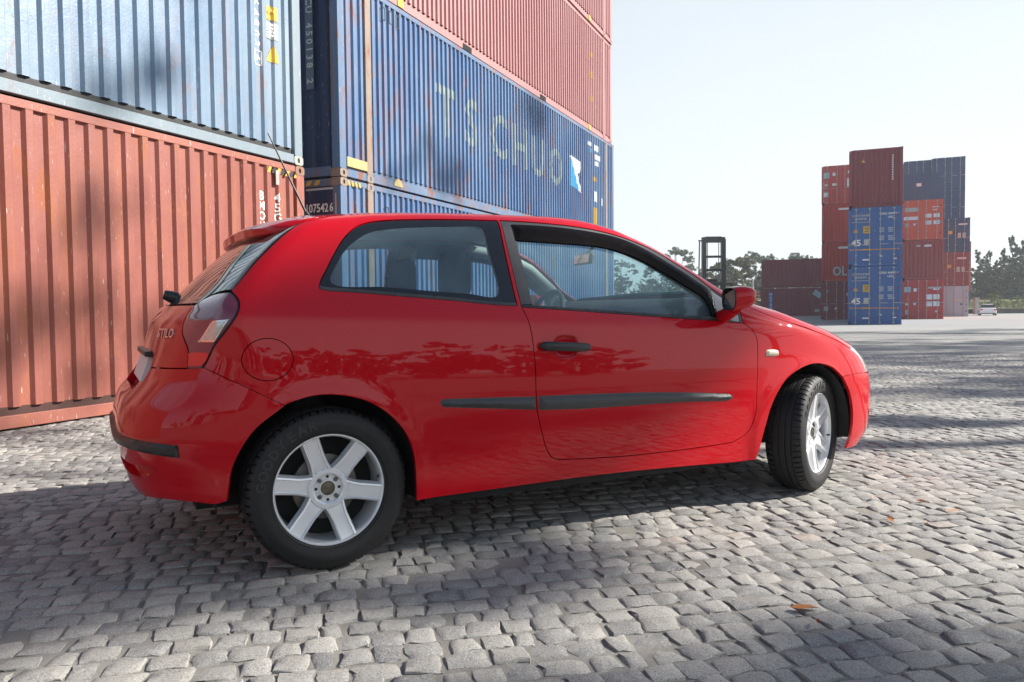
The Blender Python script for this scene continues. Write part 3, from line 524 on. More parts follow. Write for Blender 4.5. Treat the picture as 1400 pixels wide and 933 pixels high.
# ---- wheels (outer side towards -y)
tyr=MB(); npitch=62; cuts=(0,.72,.76,.95,.99); ths=[(k+c)/npitch*2*math.pi for k in range(npitch) for c in cuts]; cutd=[0,0,1,1,0]*npitch
half=[(.2165,-.080),(.2185,-.090),(.226,-.0955),(.2275,-.0945),(.229,-.0975),(.25,-.1025),(.27,-.1035),(.272,-.1025),(.288,-.099),(.300,-.0925),(.3075,-.085),(.312,-.077),(.3145,-.068),(.3152,-.0535),(.308,-.0525),(.308,-.0445),(.3156,-.0435),(.3160,-.0225),(.3085,-.0215),(.3085,-.0135),(.3160,-.0125)]
prof=half+[(r,-y) for r,y in half[::-1]]; V=[]
for t,c in zip(ths,cutd):
    for r,y in prof:
        d=.0075*c if (r>.303 and abs(y)>.053) else (.003*c if r>.314 and .023<abs(y)<.0435 and False else 0)
        V.append(((r-d)*math.cos(t),y,(r-d)*math.sin(t)))
m=len(prof);n=len(ths); tyr.add(V,[(i*m+j,i*m+j+1,((i+1)%n)*m+j+1,((i+1)%n)*m+j) for i in range(n) for j in range(m-1)])
TYRE=tyr.mesh('tyre',RUBBER,smooth=32)
rim=MB(); rim.lathe([(.2175,-.082),(.2165,-.0865),(.2125,-.0865),(.2085,-.082),(.2055,-.070),(.2035,-.03),(.199,.02),(.199,.06),(.215,.085)],96); RIM=rim.mesh('rim',ALLOY,smooth=40)
sp=MB(); rs=[.058,.075,.095,.12,.15,.18,.20,.2085]; V=[]
for r in rs:
    w_=np.interp(r,[.058,.08,.12,.2085],[.044,.037,.0325,.0345]); yt=-np.interp(r,[.058,.09,.15,.20,.2085],[.058,.064,.0705,.079,.081]); d=.028
    for t,y in ((-w_-.006,yt+d),(-w_,yt+.006),(-w_+.002,yt),(-w_+.0085,yt-.0015),(-w_+.0115,yt+.0055),(w_-.0115,yt+.0055),(w_-.0085,yt-.0015),(w_-.002,yt),(w_,yt+.006),(w_+.006,yt+d)): V.append((r,y,t))
m=10; sp.add(V,[(i*m+j,i*m+j+1,(i+1)*m+j+1,(i+1)*m+j) for i in range(len(rs)-1) for j in range(m-1)]); SPOKE=sp.mesh('spoke',ALLOY,smooth=25)
hb=MB(); hb.lathe([(.0,-.048),(.028,-.048),(.0285,-.052),(.034,-.052),(.036,-.047),(.053,-.047),(.056,-.058),(.062,-.062),(.077,-.0615),(.083,-.052),(.083,-.02)],48); HUB=hb.mesh('wheel_centre',ALLOY,smooth=35)
cpm=MB(); cpm.lathe([(.0001,-.0545),(.018,-.0545),(.022,-.0535),(.0225,-.0555),(.0265,-.0555),(.0285,-.050)],32); CAPM=cpm.mesh('centre_cap',plain('cap_emblem',(.16,.15,.11),.25,metal=.6,var=.5,scale=60),smooth=40)
nm=MB(); nm.lathe([(.0001,-.056),(.0065,-.056),(.0085,-.0535),(.0085,-.045)],6); nm.lathe([(.0115,-.0475),(.0095,-.044)],16); NUT=nm.mesh('wheel_bolt',STEEL,smooth=30)
hm_=MB(); hm_.lathe([(.0001,-.0476),(.006,-.0476)],12); HOLE=hm_.mesh('bolt_hole',LINER)
br=MB(); br.lathe([(.05,-.01),(.12,-.01),(.128,-.008),(.128,.012),(.05,.012)],48); BRK=br.mesh('brake_disc',STEEL,smooth=30); bk=MB(); bk.lathe([(.0,.03),(.197,.03)],48); BACK=bk.mesh('wheel_back',LINER)
vm=MB(); vm.tube([(.150,-.070,-.130),(.147,-.086,-.127)],[.005,.0045],8); VALVE=vm.mesh('tyre_valve',BLACK,smooth=50)
LETT=plain('tyre_lettering',(.028,.028,.03),.5)
def arc_text(s,r,a0,step,size):
    out=[]
    for i,ch in enumerate(s):
        a=a0-step*i; me=textmesh(ch,size,LETT,.0022); me.transform(Matrix.Translation((r*math.cos(a),-.1032,r*math.sin(a)))@Matrix.Rotation(-(a-math.pi/2),4,'Y')); out.append(me)
    return out
ARC=arc_text('GOODYEAR',.262,rad(122),rad(9.6),.052)
def wheel(x,y,steer,flip,roll):
    W=empty('wheel',(x,y,.3155),(math.pi if flip else 0)+steer); W.parent=CAR
    sub=[('tyre',TYRE,0),('rim',RIM,0),('brake_disc',BRK,0),('wheel_back',BACK,0),('wheel_centre',HUB,0),('centre_cap',CAPM,0),('tyre_valve',VALVE,roll),]+([] if flip else [('lettering',m_,roll) for m_ in ARC])+[('spoke',SPOKE,roll+math.pi/3*k) for k in range(6)]
    for nme,me,a in sub: link(nme,me,W,rot=(0,-a,0))
    for k in range(4):
        a=rad(45)+math.pi/2*k+.0; link('wheel_bolt',NUT,W,loc=(.0455*math.cos(a),0,.0455*math.sin(a))); a+=math.pi/4; link('bolt_hole',HOLE,W,loc=(.0455*math.cos(a),0,.0455*math.sin(a)))
wheel(0,-.757,0,False,rad(50)); wheel(0,.757,0,True,rad(20)); wheel(2.645,-.757,.41,False,rad(30)); wheel(2.645,.757,.36,True,rad(70))
# ---- wheel housings, underside, cabin
for (cx,cz),s in ((ARCH_R,-1),(ARCH_F,-1),(ARCH_R,1),(ARCH_F,1)):
    b=MB(); a=np.linspace(-.12,math.pi+.12,26); r=.388
    yo_=np.minimum(np.abs(on_body('side',np.c_[cx+(r+.012)*np.cos(a),cz+(r+.012)*np.sin(a)])[0][:,1])-.022,.868)
    V=[(cx+r*math.cos(t),s*y,cz+r*math.sin(t)) for t,y1 in zip(a,yo_) for y in (y1,.5)]
    b.add(V,[(2*i,2*i+1,2*i+3,2*i+2) for i in range(25)]); b.add([(cx,s*.5,cz)]+[(cx+r*math.cos(t),s*.5,cz+r*math.sin(t)) for t in a],[(0,i+1,i+2) for i in range(25)]); b.build('wheel_housing',LINER,CAR,smooth=50)
b=MB(); b.box(-.45,3.2,-.5,.5,.22,.30); b.box(.40,2.12,-.82,.82,.205,.30); b.box(-.55,-.40,-.55,.55,.33,.60); b.box(2.95,3.25,-.6,.6,.22,.6); b.box(.2,.5,-.45,.45,.16,.22); b.build('floor_pan',LINER,CAR)
for bx_ in ((2.12,2.22,-.79,.79,.30,.96),(2.25,3.15,-.66,.66,.45,.70),(-.42,-.40,-.70,.70,.30,1.0)): MB().box(*bx_).build('bulkhead',LINER,CAR)
b=MB(); b.prism([(1.80,.60),(2.12,.60),(2.20,1.0),(2.10,1.055),(1.95,1.05),(1.84,1.00),(1.78,.85)],-.76,.76); b.build('dashboard',DARKIN,CAR,bevel=.02,smooth=40)
def cushion(x0,x1,y0,y1,z0,z1,tilt=0,name='seat',par=CAR,bev=.05):
    b=MB(); b.box(-(x1-x0)/2,(x1-x0)/2,y0,y1,0,z1-z0); o=b.build(name,SEAT,par,bevel=bev,smooth=60); o.location=((x0+x1)/2,0,z0); o.rotation_euler=(0,-tilt,0); return o
for y in (-.36,.36):
    s_=cushion(.95,1.45,y-.25,y+.25,.36,.52,0,'front_seat'); 
    for nme,ar in (('seat_back',(-.42,-.28,y-.24,y+.24,.06,.68)),('headrest',(-.50,-.41,y-.14,y+.14,.70,.93))):
        b=MB(); b.box(*ar); o=b.build(nme,SEAT,s_,bevel=.045,smooth=60); o.rotation_euler=(0,rad(-14) if 0 else 0,0)
s_=cushion(.0,.42,-.62,.62,.40,.56,0,'rear_bench')
b=MB(); b.box(-.30,-.16,-.62,.62,.0,.52); b.build('seat_back',SEAT,s_,bevel=.05,smooth=60)
for y in (-.36,.36):
    b=MB(); b.box(-.30,-.22,y-.12,y+.12,.53,.66); b.build('headrest',SEAT,s_,bevel=.04,smooth=60)
b=MB(); b.box(-.42,-.02,-.70,.70,.98,1.0); b.build('parcel_shelf',DARKIN,CAR)
sw=MB(); a=np.linspace(0,2*math.pi,33); sw.tube([(.185*math.cos(t),.185*math.sin(t),0) for t in a],.016,8); sw.box(-.17,.17,-.02,.02,-.02,.01); sw.box(-.05,.05,-.06,.06,-.03,.015); sw.box(-.02,.02,-.17,0,-.02,.01)
o=sw.build('steering_wheel',DARKIN,CAR,smooth=50); o.location=(1.66,.37,.94); o.rotation_euler=(0,rad(-66),0)
b=MB(); b.box(-.012,.016,-.11,.11,-.032,.032); o=b.build('rear_view_mirror',TRIM,CAR,bevel=.012,smooth=50); o.location=(1.70,-.02,1.285); o.rotation_euler=(0,rad(12),rad(-8))
g=MB(); g.box(-.0135,-.0125,-.10,.10,-.025,.025); g.build('mirror_glass',plain('inside_mirror',(.6,.62,.62),.03,metal=1.,var=.02),o); g=MB(); g.tube([(.01,0,.02),(.05,.0,.09)],.01,8); g.build('mirror_stalk',TRIM,o)
for s in (1,-1):
    P=[p+np.array([-.03,.045,-.028]) for p in A['frame_top'][2:11]]; b=MB(); b.tube(np.array(P)*[1,s,1],.034,8); b.build('pillar_trim',BEIGE,CAR,smooth=60)
    b=MB(); b.tube(np.array([(.86,-.565,1.36),(.87,-.67,1.2),(.88,-.76,1.0),(.9,-.80,.7)])*[1,s,1],[.05,.055,.06,.06],8); b.build('pillar_trim',BEIGE,CAR,smooth=60)
# ---------------------------------------------------------------- shipping containers
SIDE={};W40=2.438
_cm={}
def cached(key,fn):
    if key not in _cm:_cm[key]=fn()
    return _cm[key]
def corr_mesh(name,x0,x1,z0,z1,y,pitch,depth,mat,sub=1,taper=0.):
    """trapezoid-corrugated sheet in the xz plane, facing -y, outer flats at y"""
    k=max(1,round((x1-x0)/pitch)); p=(x1-x0)/k; X=[];Y=[]
    for i in range(k):
        b=x0+i*p
        for f,d in ((0,1),(.20,1),(.335,0),(.665,0),(.80,1)): X.append(b+f*p);Y.append(y+depth*d)
    X.append(x1);Y.append(y+depth); zs=np.linspace(z0,z1,sub+1); m=len(zs)
    V=[(x,yy,z) for x,yy in zip(X,Y) for z in zs]
    F=[(i*m+j,(i+1)*m+j,(i+1)*m+j+1,i*m+j+1) for i in range(len(X)-1) for j in range(m-1)]
    me=bpy.data.meshes.new(name); me.from_pydata(V,[],F); me.materials.append(mat); return me
def casting_mesh(mat,dark):
    b=MB(); x1,y1,z1=.178,.162,.118; n=16; a=np.arange(n)*2*math.pi/n
    hx=x1/2+.024*np.sign(np.cos(a))*np.abs(np.cos(a))**.9; hz=z1/2+.034*np.sin(a)
    # front face as a ring round an oval eye, recessed
    ox=[];oz=[]
    for t in a:
        c,s_=math.cos(t),math.sin(t); k=min(x1/2/max(abs(c),1e-6),z1/2/max(abs(s_),1e-6)); ox.append(x1/2+c*k);oz.append(z1/2+s_*k)
    O=[(x,0,z) for x,z in zip(ox,oz)];I=[(x,0,z) for x,z in zip(hx,hz)];J=[(x,.03,z) for x,z in zip(hx,hz)]
    b.add(O+I+J,[(i,(i+1)%n,n+(i+1)%n,n+i) for i in range(n)]+[(n+i,n+(i+1)%n,2*n+(i+1)%n,2*n+i) for i in range(n)])
    nf=len(b.f); b.add(J,[tuple(range(n))])
    b.add([(0,0,0),(x1,0,0),(x1,y1,0),(0,y1,0),(0,0,z1),(x1,0,z1),(x1,y1,z1),(0,y1,z1)],[(0,3,2,1),(4,5,6,7),(1,2,6,5),(2,3,7,6),(3,0,4,7)])
    me=b.mesh('corner_casting',[mat,dark]); return me
DARK=plain('dark_gap',(.008,.008,.009),.9)
def container(name,L,H,loc,rz,mats,label,group=None,pitch=.2086,depth=.034,pw=False,front='wall',near=True,cat='shipping container',bars=True,side_sub=1,endpitch=.26,recess=None):
    """local frame: x along the length, y=0 the visible long side, x=0 the visible end. mats: (side, frame, end, casting)"""
    ms,mf,mend,mc=mats; R=empty(name,loc,rz,label=label,cat=cat,group=group)
    e=.762 if pw else 0; key=(L,H,pitch,depth,pw)
    def P(nme,me,l=(0,0,0),r=None,s=None):
        o=link(nme,me,R,loc=l,rot=r)
        if s:o.scale=s
        return o
    cast=cached(('cast',mc.name),lambda:casting_mesh(mc,DARK))
    zt=H-.118
    for x in (0,L):
        for y in (0,W40):
            for z in (0,zt):
                sx=1 if x==0 else -1; sy=1 if y==0 else -1
                if (y==W40 or x==L) and not near and L>7: continue
                P('corner_casting',cast,(x,y,z),s=(sx,sy,1))
    def postm(): b=MB(); b.box(.004,.16,.004,.14,.118,H-.118); return b.mesh('corner_post',mf,bevel=.006)
    pm=cached(('post',H,mf.name),postm)
    for x,y,sx,sy in ((0,0,1,1),(L,0,-1,1),(0,W40,1,-1),(L,W40,-1,-1)): P('corner_post',pm,(x,y,0),s=(sx,sy,1))
    def railt(): b=MB(); b.box(.178,L-.178,.008,.07,H-.085,H-.008); return b.mesh('top_rail',mf,bevel=.005)
    def railb():
        b=MB(); b.box(.178,L-.178,.006,.075,.014,.125)
        return b.mesh('bottom_rail',mf,bevel=.004)
    def railr(): b=MB(); b.box(.178,L-.178,.046,.075,.125,.20); return b.mesh('rail_recess',recess or mf)
    rt=cached(('rt',L,H,mf.name),railt); rb_=cached(('rb',L,mf.name),railb)
    for y,sy in ((0,1),(W40,-1)): P('top_rail',rt,(0,y,0),s=(1,sy,1)); P('bottom_rail',rb_,(0,y,0),s=(1,sy,1)); P('rail_recess',cached(('rr',L,(recess or mf).name),railr),(0,y,0),s=(1,sy,1))
    if pw:
        def ip(): b=MB(); b.box(-.075,.075,.002,.12,.118,H-.1); return b.mesh('intermediate_post',mc,bevel=.006)
        im=cached(('ip',H,mc.name),ip)
        for x in (e,L-e):
            P('intermediate_post',im,(x,0,0)); P('corner_casting',cast,(x-.089,-.002,0)); P('corner_casting',cast,(x-.089,-.002,zt))
        segs=[(.16,e-.075),(e+.075,L-e-.075),(L-e+.075,L-.16)]
    else: segs=[(.16,L-.16)]
    SIDE[R.name]=(segs,pitch,depth)
    for i,(a,b_) in enumerate(segs):
        me=cached(('side',key,i,ms.name),lambda:corr_mesh('side_panel',a,b_,.195,H-.08,.012,pitch,depth,ms,side_sub))
        P('side_panel',me)
        if near or L<7: P('side_panel',me,(L,W40,0),r=(0,0,math.pi))
    b=MB(); b.box(.1,L-.1,.08,W40-.08,H-.02,H-.012); P('roof_panel',cached(('rf',L,H,ms.name),lambda:b.mesh('roof_panel',ms)))
    b=MB(); b.box(.1,L-.1,.08,W40-.08,.12,.16); P('floor',cached(('fl',L),lambda:b.mesh('floor',DARK)))
    b=MB(); b.box(L-.08,L-.04,.1,W40-.1,.12,H-.08); P('end_panel',cached(('bk',L,H,mend.name),lambda:b.mesh('end_panel',mend)))
    # visible end (x=0), built facing -x
    P('end_header',cached(('eh',H,mf.name),lambda:MB().box(.006,.12,.162,W40-.162,H-.115,H-.01).mesh('end_header',mf,bevel=.005))); P('end_sill',cached(('es',mf.name),lambda:MB().box(.006,.12,.162,W40-.162,.015,.15).mesh('end_sill',mf,bevel=.005)))
    if front=='wall':
        me=cached(('ew',H,mend.name,endpitch),lambda:corr_mesh('end_panel',.14,W40-.14,.15,H-.115,.02,endpitch,.045,mend))
        P('end_panel',me,(0,W40,0),r=(0,0,-math.pi/2))
    elif front=='flat':
        b=MB(); b.box(.02,.06,.14,W40-.14,.15,H-.115); P('end_panel',cached(('ef',H,mend.name),lambda:b.mesh('end_panel',mend)))
    else:
        def doorm():
            w=(W40-.30)/2-.008; z0,z1=.155,H-.12; zs=[z0,z0+.06]; b=MB()
            b.box(.035,.06,0,w,z0,z1); b.box(.018,.036,0,.07,z0,z1); b.box(.018,.036,w-.07,w,z0,z1); b.box(.018,.036,.07,w-.07,z0,z0+.07); b.box(.018,.036,.07,w-.07,z1-.07,z1)
            for k in range(1,5):
                zc=z0+(z1-z0)*k/5; b.box(.022,.036,.07,w-.07,zc-.028,zc+.028)
            return b.mesh('door',mend,bevel=.003),w
        dm,w=cached(('door',H,mend.name),doorm)
        def barm():
            b=MB(); b.tube([(0,0,.07),(0,0,H-.04)],.017,6); 
            for z in (.10,.55,1.3,H-.6,H-.08): b.box(-.012,.03,-.045,.045,z-.03,z+.03)
            b.box(-.03,-.012,-.015,.36,1.06,1.09); return b.mesh('locking_bar',BARM)
        bm_=cached(('bar',H),barm)
        hg_=cached(('hinge',),lambda:MB().box(-.012,.02,-.03,.05,-.05,.05).mesh('hinge',mf))
        for d,y0 in ((0,.15),(1,W40/2+.004)):
            o=P('door',dm,(0,y0,0))
            if bars:
                for f in (.22,.80): 
                    q=link('locking_bar',bm_,o,loc=(-.006,w*(f if d else 1-f),0))
                    if d==0:q.scale=(1,-1,1)
                for k in range(4): link('hinge',hg_,o,loc=(.012,w+.01 if d else -.01,.4+k*(H-.8)/3))
    return R
BARM=plain('galvanised_bar',(.42,.42,.40),.5,metal=.3)
WHITE=plain('white_lettering',(.78,.78,.76),.5,var=.1); MUTY=plain('muted_yellow_paint',(.42,.33,.14),.6,var=.3,scale=9); YEL=plain('yellow_label',(.58,.35,.03),.5,var=.08); GREYT=plain('worn_lettering',(.45,.47,.45),.6,var=.3)
BLK=plain('black_print',(.015,.015,.017),.5); FADED=plain('faded_yellow_lettering',(.20,.26,.29),.6,var=.45,scale=5); LBLUE=plain('light_blue_print',(.08,.38,.62),.5); TEAL=plain('pale_teal_print',(.35,.55,.58),.6)
ORG=plain('orange_print',(.72,.30,.03),.5)
def stick_end(R,me,y,z,x=.012,name='marking'):
    """flat print on the end face (x=0), y counted from the viewer's left"""
    return link(name,me,R,loc=(x,W40-y,z),rot=(0,0,-math.pi/2))
def rect(w,h,mat,name='marking',d=.002): b=MB(); b.box(-w/2,w/2,-d,d,-h/2,h/2); return b.mesh(name,mat)
def tri(w,mat): b=MB(); b.prism([(-w/2,-w*.43),(w/2,-w*.43),(0,w*.43)],-.002,.002); return b.mesh('warning_triangle',mat)
ROT=math.pi/2-.4111; DV=np.array([math.sin(.4111),math.cos(.4111)]); NV=np.array([-math.cos(.4111),math.sin(.4111)]); DW=6.7347
def wall(t,off=0,z=0): q=DV*t+NV*(DW+off); return (q[0],q[1],z)
HC=2.896
RUSTRED=cpaint('salmon_red_container_paint',(.26,.072,.052),rust=.45,fade=.55,streak=.8,fadec=(.34,.13,.10),rustc=(.22,.075,.03))
RUSTFR=cpaint('salmon_frame_paint',(.30,.095,.068),rust=.45,fade=.4,streak=.5,fadec=(.37,.15,.115),rustc=(.22,.075,.03))
GREYBL=cpaint('grey_blue_container_paint',(.12,.20,.31),rust=.32,fade=.75,streak=.8,fadec=(.31,.385,.43),rough=.38)
GREYFR=cpaint('grey_blue_frame_paint',(.18,.235,.275),rust=.2,fade=.5,streak=.4,fadec=(.28,.33,.36))
RUSTCAST=cpaint('rusty_casting',(.22,.105,.055),rust=.8,fade=.3,streak=.2); PALEPOST=cpaint('pale_rusty_post',(.32,.33,.30),rust=.62,fade=.4,streak=.6)
SKYBL=cpaint('faded_blue_container_paint',(.048,.12,.275),rust=.42,fade=.7,streak=.8,fadec=(.18,.285,.43),rough=.42); BLFR=cpaint('faded_blue_frame_paint',(.07,.14,.26),rust=.6,fade=.5,streak=.7,fadec=(.19,.26,.34))
NAVY=cpaint('navy_end_paint',(.010,.024,.075),rust=.2,fade=.1,streak=.4,fadec=(.03,.05,.10)); POSTRUST=cpaint('rusty_tan_post',(.25,.17,.12),rust=.7,fade=.6,streak=.6,fadec=(.30,.30,.30))
PINK=cpaint('faded_pink_container_paint',(.41,.185,.185),rust=.10,fade=.5,streak=.35,fadec=(.49,.29,.285)); PINKFR=cpaint('faded_pink_frame_paint',(.37,.17,.165),rust=.2,fade=.5,streak=.3,fadec=(.46,.26,.25))
R1=container('shipping_container',12.192,HC,wall(8.65-12.192),ROT,(RUSTRED,RUSTFR,RUSTRED,RUSTCAST),'long rust marked salmon red container standing on the cobbles behind the car tail',recess=plain('dark_brown_recess',(.06,.025,.02),.8))
R2=container('shipping_container',12.192,HC,wall(8.63-12.192,.0,HC+.012),ROT,(GREYBL,GREYFR,GREYBL,PALEPOST),'pale grey blue dented container stacked on the salmon red one',recess=plain('black_recess',(.012,.013,.015),.6))
P45=dict(pitch=.159,depth=.034,pw=True)
B1=container('shipping_container',13.716,HC,wall(9.45),ROT,(SKYBL,BLFR,NAVY,POSTRUST),'lowest faded blue container of the tall stack, numbered 107542 6 on its dark end',**P45,front='flat')
B2=container('shipping_container',13.716,HC,wall(9.45,0,HC+.012),ROT,(SKYBL,BLFR,NAVY,POSTRUST),'faded blue container with worn yellow TSCHUO lettering, second in the tall stack',**P45,front='wall')
B3=container('shipping_container',13.716,HC,wall(9.45-.10,.03,2*(HC+.012)),ROT,(PINK,PINKFR,PINK,PINKFR),'faded pink container directly on top of the TSCHUO lettered blue one',**P45)
B4=container('shipping_container',13.716,HC,wall(9.45-.12,.0,3*(HC+.012)),ROT,(PINK,PINKFR,PINK,PINKFR),'topmost faded pink container of the tall stack, cut by the top of the frame',**P45)
def drape(me,x0,spec,y):
    """wrap a flat print round the corrugations of a side panel: cut it at every fold, then push each strip onto the sheet"""
    segs,pitch,depth=spec; bm=bmesh.new(); bm.from_mesh(me); xs=[v.co.x for v in bm.verts]; lo,hi=min(xs)+x0,max(xs)+x0; br=[];yy=[]
    for a,b_ in segs:
        k=max(1,round((b_-a)/pitch)); p=(b_-a)/k
        for i in range(k):
            for f,d in ((0,1),(.20,1),(.335,0),(.665,0),(.80,1)): br.append(a+i*p+f*p); yy.append(d*depth)
    for x in br:
        if lo<x<hi: bmesh.ops.bisect_plane(bm,geom=bm.verts[:]+bm.edges[:]+bm.faces[:],plane_co=(x-x0,0,0),plane_no=(1,0,0),dist=1e-5)
    for v in bm.verts: v.co.y+=float(np.interp(v.co.x+x0,br,yy))
    bm.to_mesh(me); bm.free(); return me
def side_mark(R,t0,me,t,z,y=.008,name='lettering',rot=None):
    sp=SIDE.get(R.name)
    if sp: me=drape(me.copy(),t-t0,sp,y)
    return link(name,me,R,loc=(t-t0,y,z),rot=rot)
def vert(R,t0,s,t,ztop,size,mat,step,y=.008,rot=0.,sx=.9):
    for i,ch in enumerate(s):
        if ch!=' ': side_mark(R,t0,textmesh(ch,size,mat,.002,sx=sx,rot=rot),t,ztop-i*step,y)
t1=8.65-12.192
vert(R1,t1,'BMOU',7.86,2.43,.15,WHITE,.125,sx=.95); vert(R1,t1,'45G1',8.13,2.43,.15,WHITE,.125,sx=.95)
# yellow and black hazard tape under the rail, bent tag
for i in range(7):
    b=MB(); x=7.93+.085*i-t1; b.prism([(x,H_) for x,H_ in ()] or [(x,HC-.165),(x+.05,HC-.165),(x+.09,HC-.09),(x+.04,HC-.09)],.006,.010); b.build('hazard_stripe',YEL if i%2==0 else BLK,R1)
b=MB(); b.box(8.08-t1,8.14-t1,-.004,.006,HC-.30,HC-.12); b.build('bent_tag',PALEPOST,R1)
vert(R2,t1,'64803',7.84,4.78-HC-.012,.17,WHITE,.125,rot=-math.pi/2); side_mark(R2,t1,textmesh('6',.15,WHITE,.002,rot=-math.pi/2),7.85,4.11-HC-.012)
b=MB(); 
for x0,x1,z0,z1 in ((-.075,.075,.08,.092),(-.075,.075,-.092,-.08),(-.075,-.063,-.092,.092),(.063,.075,-.092,.092)): b.box(x0,x1,-.001,.001,z0,z1)
bx=b.mesh('number_box',WHITE); side_mark(R2,t1,bx,7.85,4.11-HC-.012)
o=side_mark(R2,t1,rect(.20,.17,YEL,'yellow_label'),8.11,4.72-HC-.012,name='yellow_label'); link('lettering',textmesh('9 6',.06,ORG,.001),o,loc=(0,-.004,.02))
lb=side_mark(R2,t1,rect(.19,.20,GREYT,'data_label'),8.12,4.50-HC-.012,name='data_label')
for i in range(4): link('lettering',textmesh(('MGW 30480','TARE 3900','NET 26580','CU 76.4')[i],.036,WHITE,.001),lb,loc=(0,-.005,.065-.043*i))
side_mark(R2,t1,tri(.24,YEL),8.135,4.22-HC-.012,name='warning_triangle')
# tall stack
def stretch(s,size,mat,sx): return textmesh(s,size,mat,.002,sx=sx)
for ch,t,z in zip('TSCHUO',(12.68,13.70,14.95,16.05,17.1,18.25),(4.45,4.47,4.46,4.44,4.40,4.36)): side_mark(B2,9.45,stretch(ch,1.22,FADED,.95),t,z-HC-.012)
fl=MB(); fl.prism([(-.45,.36),(-.45,-.36),(.30,-.42),(.05,.05),(-.1,.36)],-.001,.001); side_mark(B2,9.45,fl.mesh('emblem',LBLUE),19.72,4.48-HC-.012,name='emblem')
fl=MB(); fl.prism([(-.42,.40),(.42,.34),(.30,.05),(.12,0),(.45,-.45),(.25,-.43),(-.05,-.05)],-.002,.0005); o=side_mark(B2,9.45,fl.mesh('emblem_figure',WHITE),19.72,4.48-HC-.012,y=.0055,name='emblem')
for t,z,w_,h_,m_ in ((20.9,5.45,.25,.10,WHITE),(21.5,5.42,.42,.16,WHITE),(21.6,5.18,.55,.14,WHITE),(21.5,5.0,.35,.12,WHITE),(21.35,4.55,.2,.12,YEL),(21.42,4.08,.28,.28,WHITE),(21.38,3.52,.30,.5,YEL),(22.0,4.0,.12,.2,WHITE),(21.0,5.28,.12,.12,LBLUE)):
    side_mark(B2,9.45,rect(w_,h_,m_,'side_label'),t,z-HC-.012,name='side_label')
for R,zz in ((B3,2*(HC+.012)),(B4,3*(HC+.012))):
    for t,z,w_,h_,m_ in ((21.2,2.1,.10,.14,YEL),(21.2,1.55,.10,.2,YEL),(21.2,.9,.1,.14,YEL)): side_mark(R,9.35,rect(w_,h_,m_,'side_label'),t,z,name='side_label')
    for t in (20.95,11.2): b=MB(); b.box(t-.09-9.35,t+.09-9.35,-.006,.008,.02,.16); b.build('yellow_mark',YEL,R)
    for t in (13.4,17.3): b=MB(); b.box(t-9.35,t+.36-9.35,.0,.03,.015,.115); b.build('fork_pocket',DARK,R)
for R in (B1,B2):
    b=MB(); b.box(.18,.70,.004,.05,.16,.30); b.build('cross_beam',MUTY if R is B2 else BLFR,R,bevel=.005)
    b=MB(); b.box(.18,.70,.02,.10,.0,.15); b.build('gap_shade',DARK,R)  # black box painted in for the shade of the open gap
    b=MB(); b.prism([(1.55+.13*math.cos(t),.05+.12*math.sin(t)) for t in np.linspace(0,math.pi,10)],-.004,.03); b.build('lifting_eye',MUTY,R)
for i,t in enumerate((10.62,10.82,11.02)):
    for R,z in ((B2,2.55),(B1,2.4)):
        if R is B1 and i: continue
        b=MB()
        for x0,x1,z0,z1 in ((0,.09,.0,.012),(0,.09,.188,.2),(0,.012,0,.2),(.078,.09,0,.2)): b.box(t-9.45+x0,t-9.45+x1,.006,.012,z+z0,z+z1)
        b.build('lashing_mark',BLK,R)
for i in range(4):
    b=MB(); x=10.0-9.45-.35+.09*i; b.prism([(x,HC-.10),(x+.045,HC-.10),(x+.02,HC-.03),(x-.025,HC-.03)],.002,.006); b.build('hazard_stripe',YEL,B1)
# dark end faces seen in the gap between the stacks
for i,ch in enumerate('LCU 450138 2'):
    if ch!=' ': o=stick_end(B2,textmesh(ch,.15,GREYT,.002,rot=-math.pi/2),W40-.50,5.52-HC-.012-i*.112,x=.006,name='lettering')
stick_end(B2,rect(.13,1.45,plain('worn_panel',(.10,.13,.18),.6),'number_panel'),W40-.50,4.90-HC-.012,x=.012,name='number_panel')
stick_end(B1,textmesh('107542',.17,WHITE,.002,sx=.8),W40-.43,2.47,x=.012,name='lettering'); stick_end(B1,textmesh('6',.17,WHITE,.002,sx=.8),W40-.175,2.47,x=.012,name='lettering')
stick_end(B1,rect(.48,.03,GREYT),W40-.37,2.745,x=.012); stick_end(B1,rect(.02,.5,GREYT),W40-.09,2.42,x=.002)
for y in (.55,.40): 
    b=MB(); b.prism([(-.06,-.035),(.02,-.035),(.06,.035),(-.02,.035)],-.002,.002); stick_end(B1,b.mesh('hazard_stripe',YEL),W40-y,HC-.06,x=.0,name='hazard_stripe')
# ---- distant tower
def fpos(px,depth): return ((px-700)/1090.86*depth*1.0,depth)
TR_=cpaint('tower_red_paint',(.50,.03,.022),rust=.12,fade=.1,streak=.4); TM=cpaint('tower_maroon_paint',(.21,.02,.035),rust=.1,fade=.1,streak=.3); TO=cpaint('tower_orange_red_paint',(.68,.075,.02),rust=.1,fade=.15,streak=.3)
TB=cpaint('tower_blue_paint',(.018,.10,.33),rust=.12,fade=.2,streak=.3,fadec=(.12,.22,.42)); TN_=cpaint('tower_navy_paint',(.012,.042,.14),rust=.0,fade=.04,streak=.3); TG_=cpaint('tower_grey_paint',(.36,.46,.56),rust=.0,fade=.2,streak=.3)
TD=cpaint('tower_dark_grey_paint',(.07,.07,.07),rust=.2,fade=.2); TBR=cpaint('tower_brown_red_paint',(.34,.035,.028),rust=.15,fade=.15,streak=.4)
HS=2.591
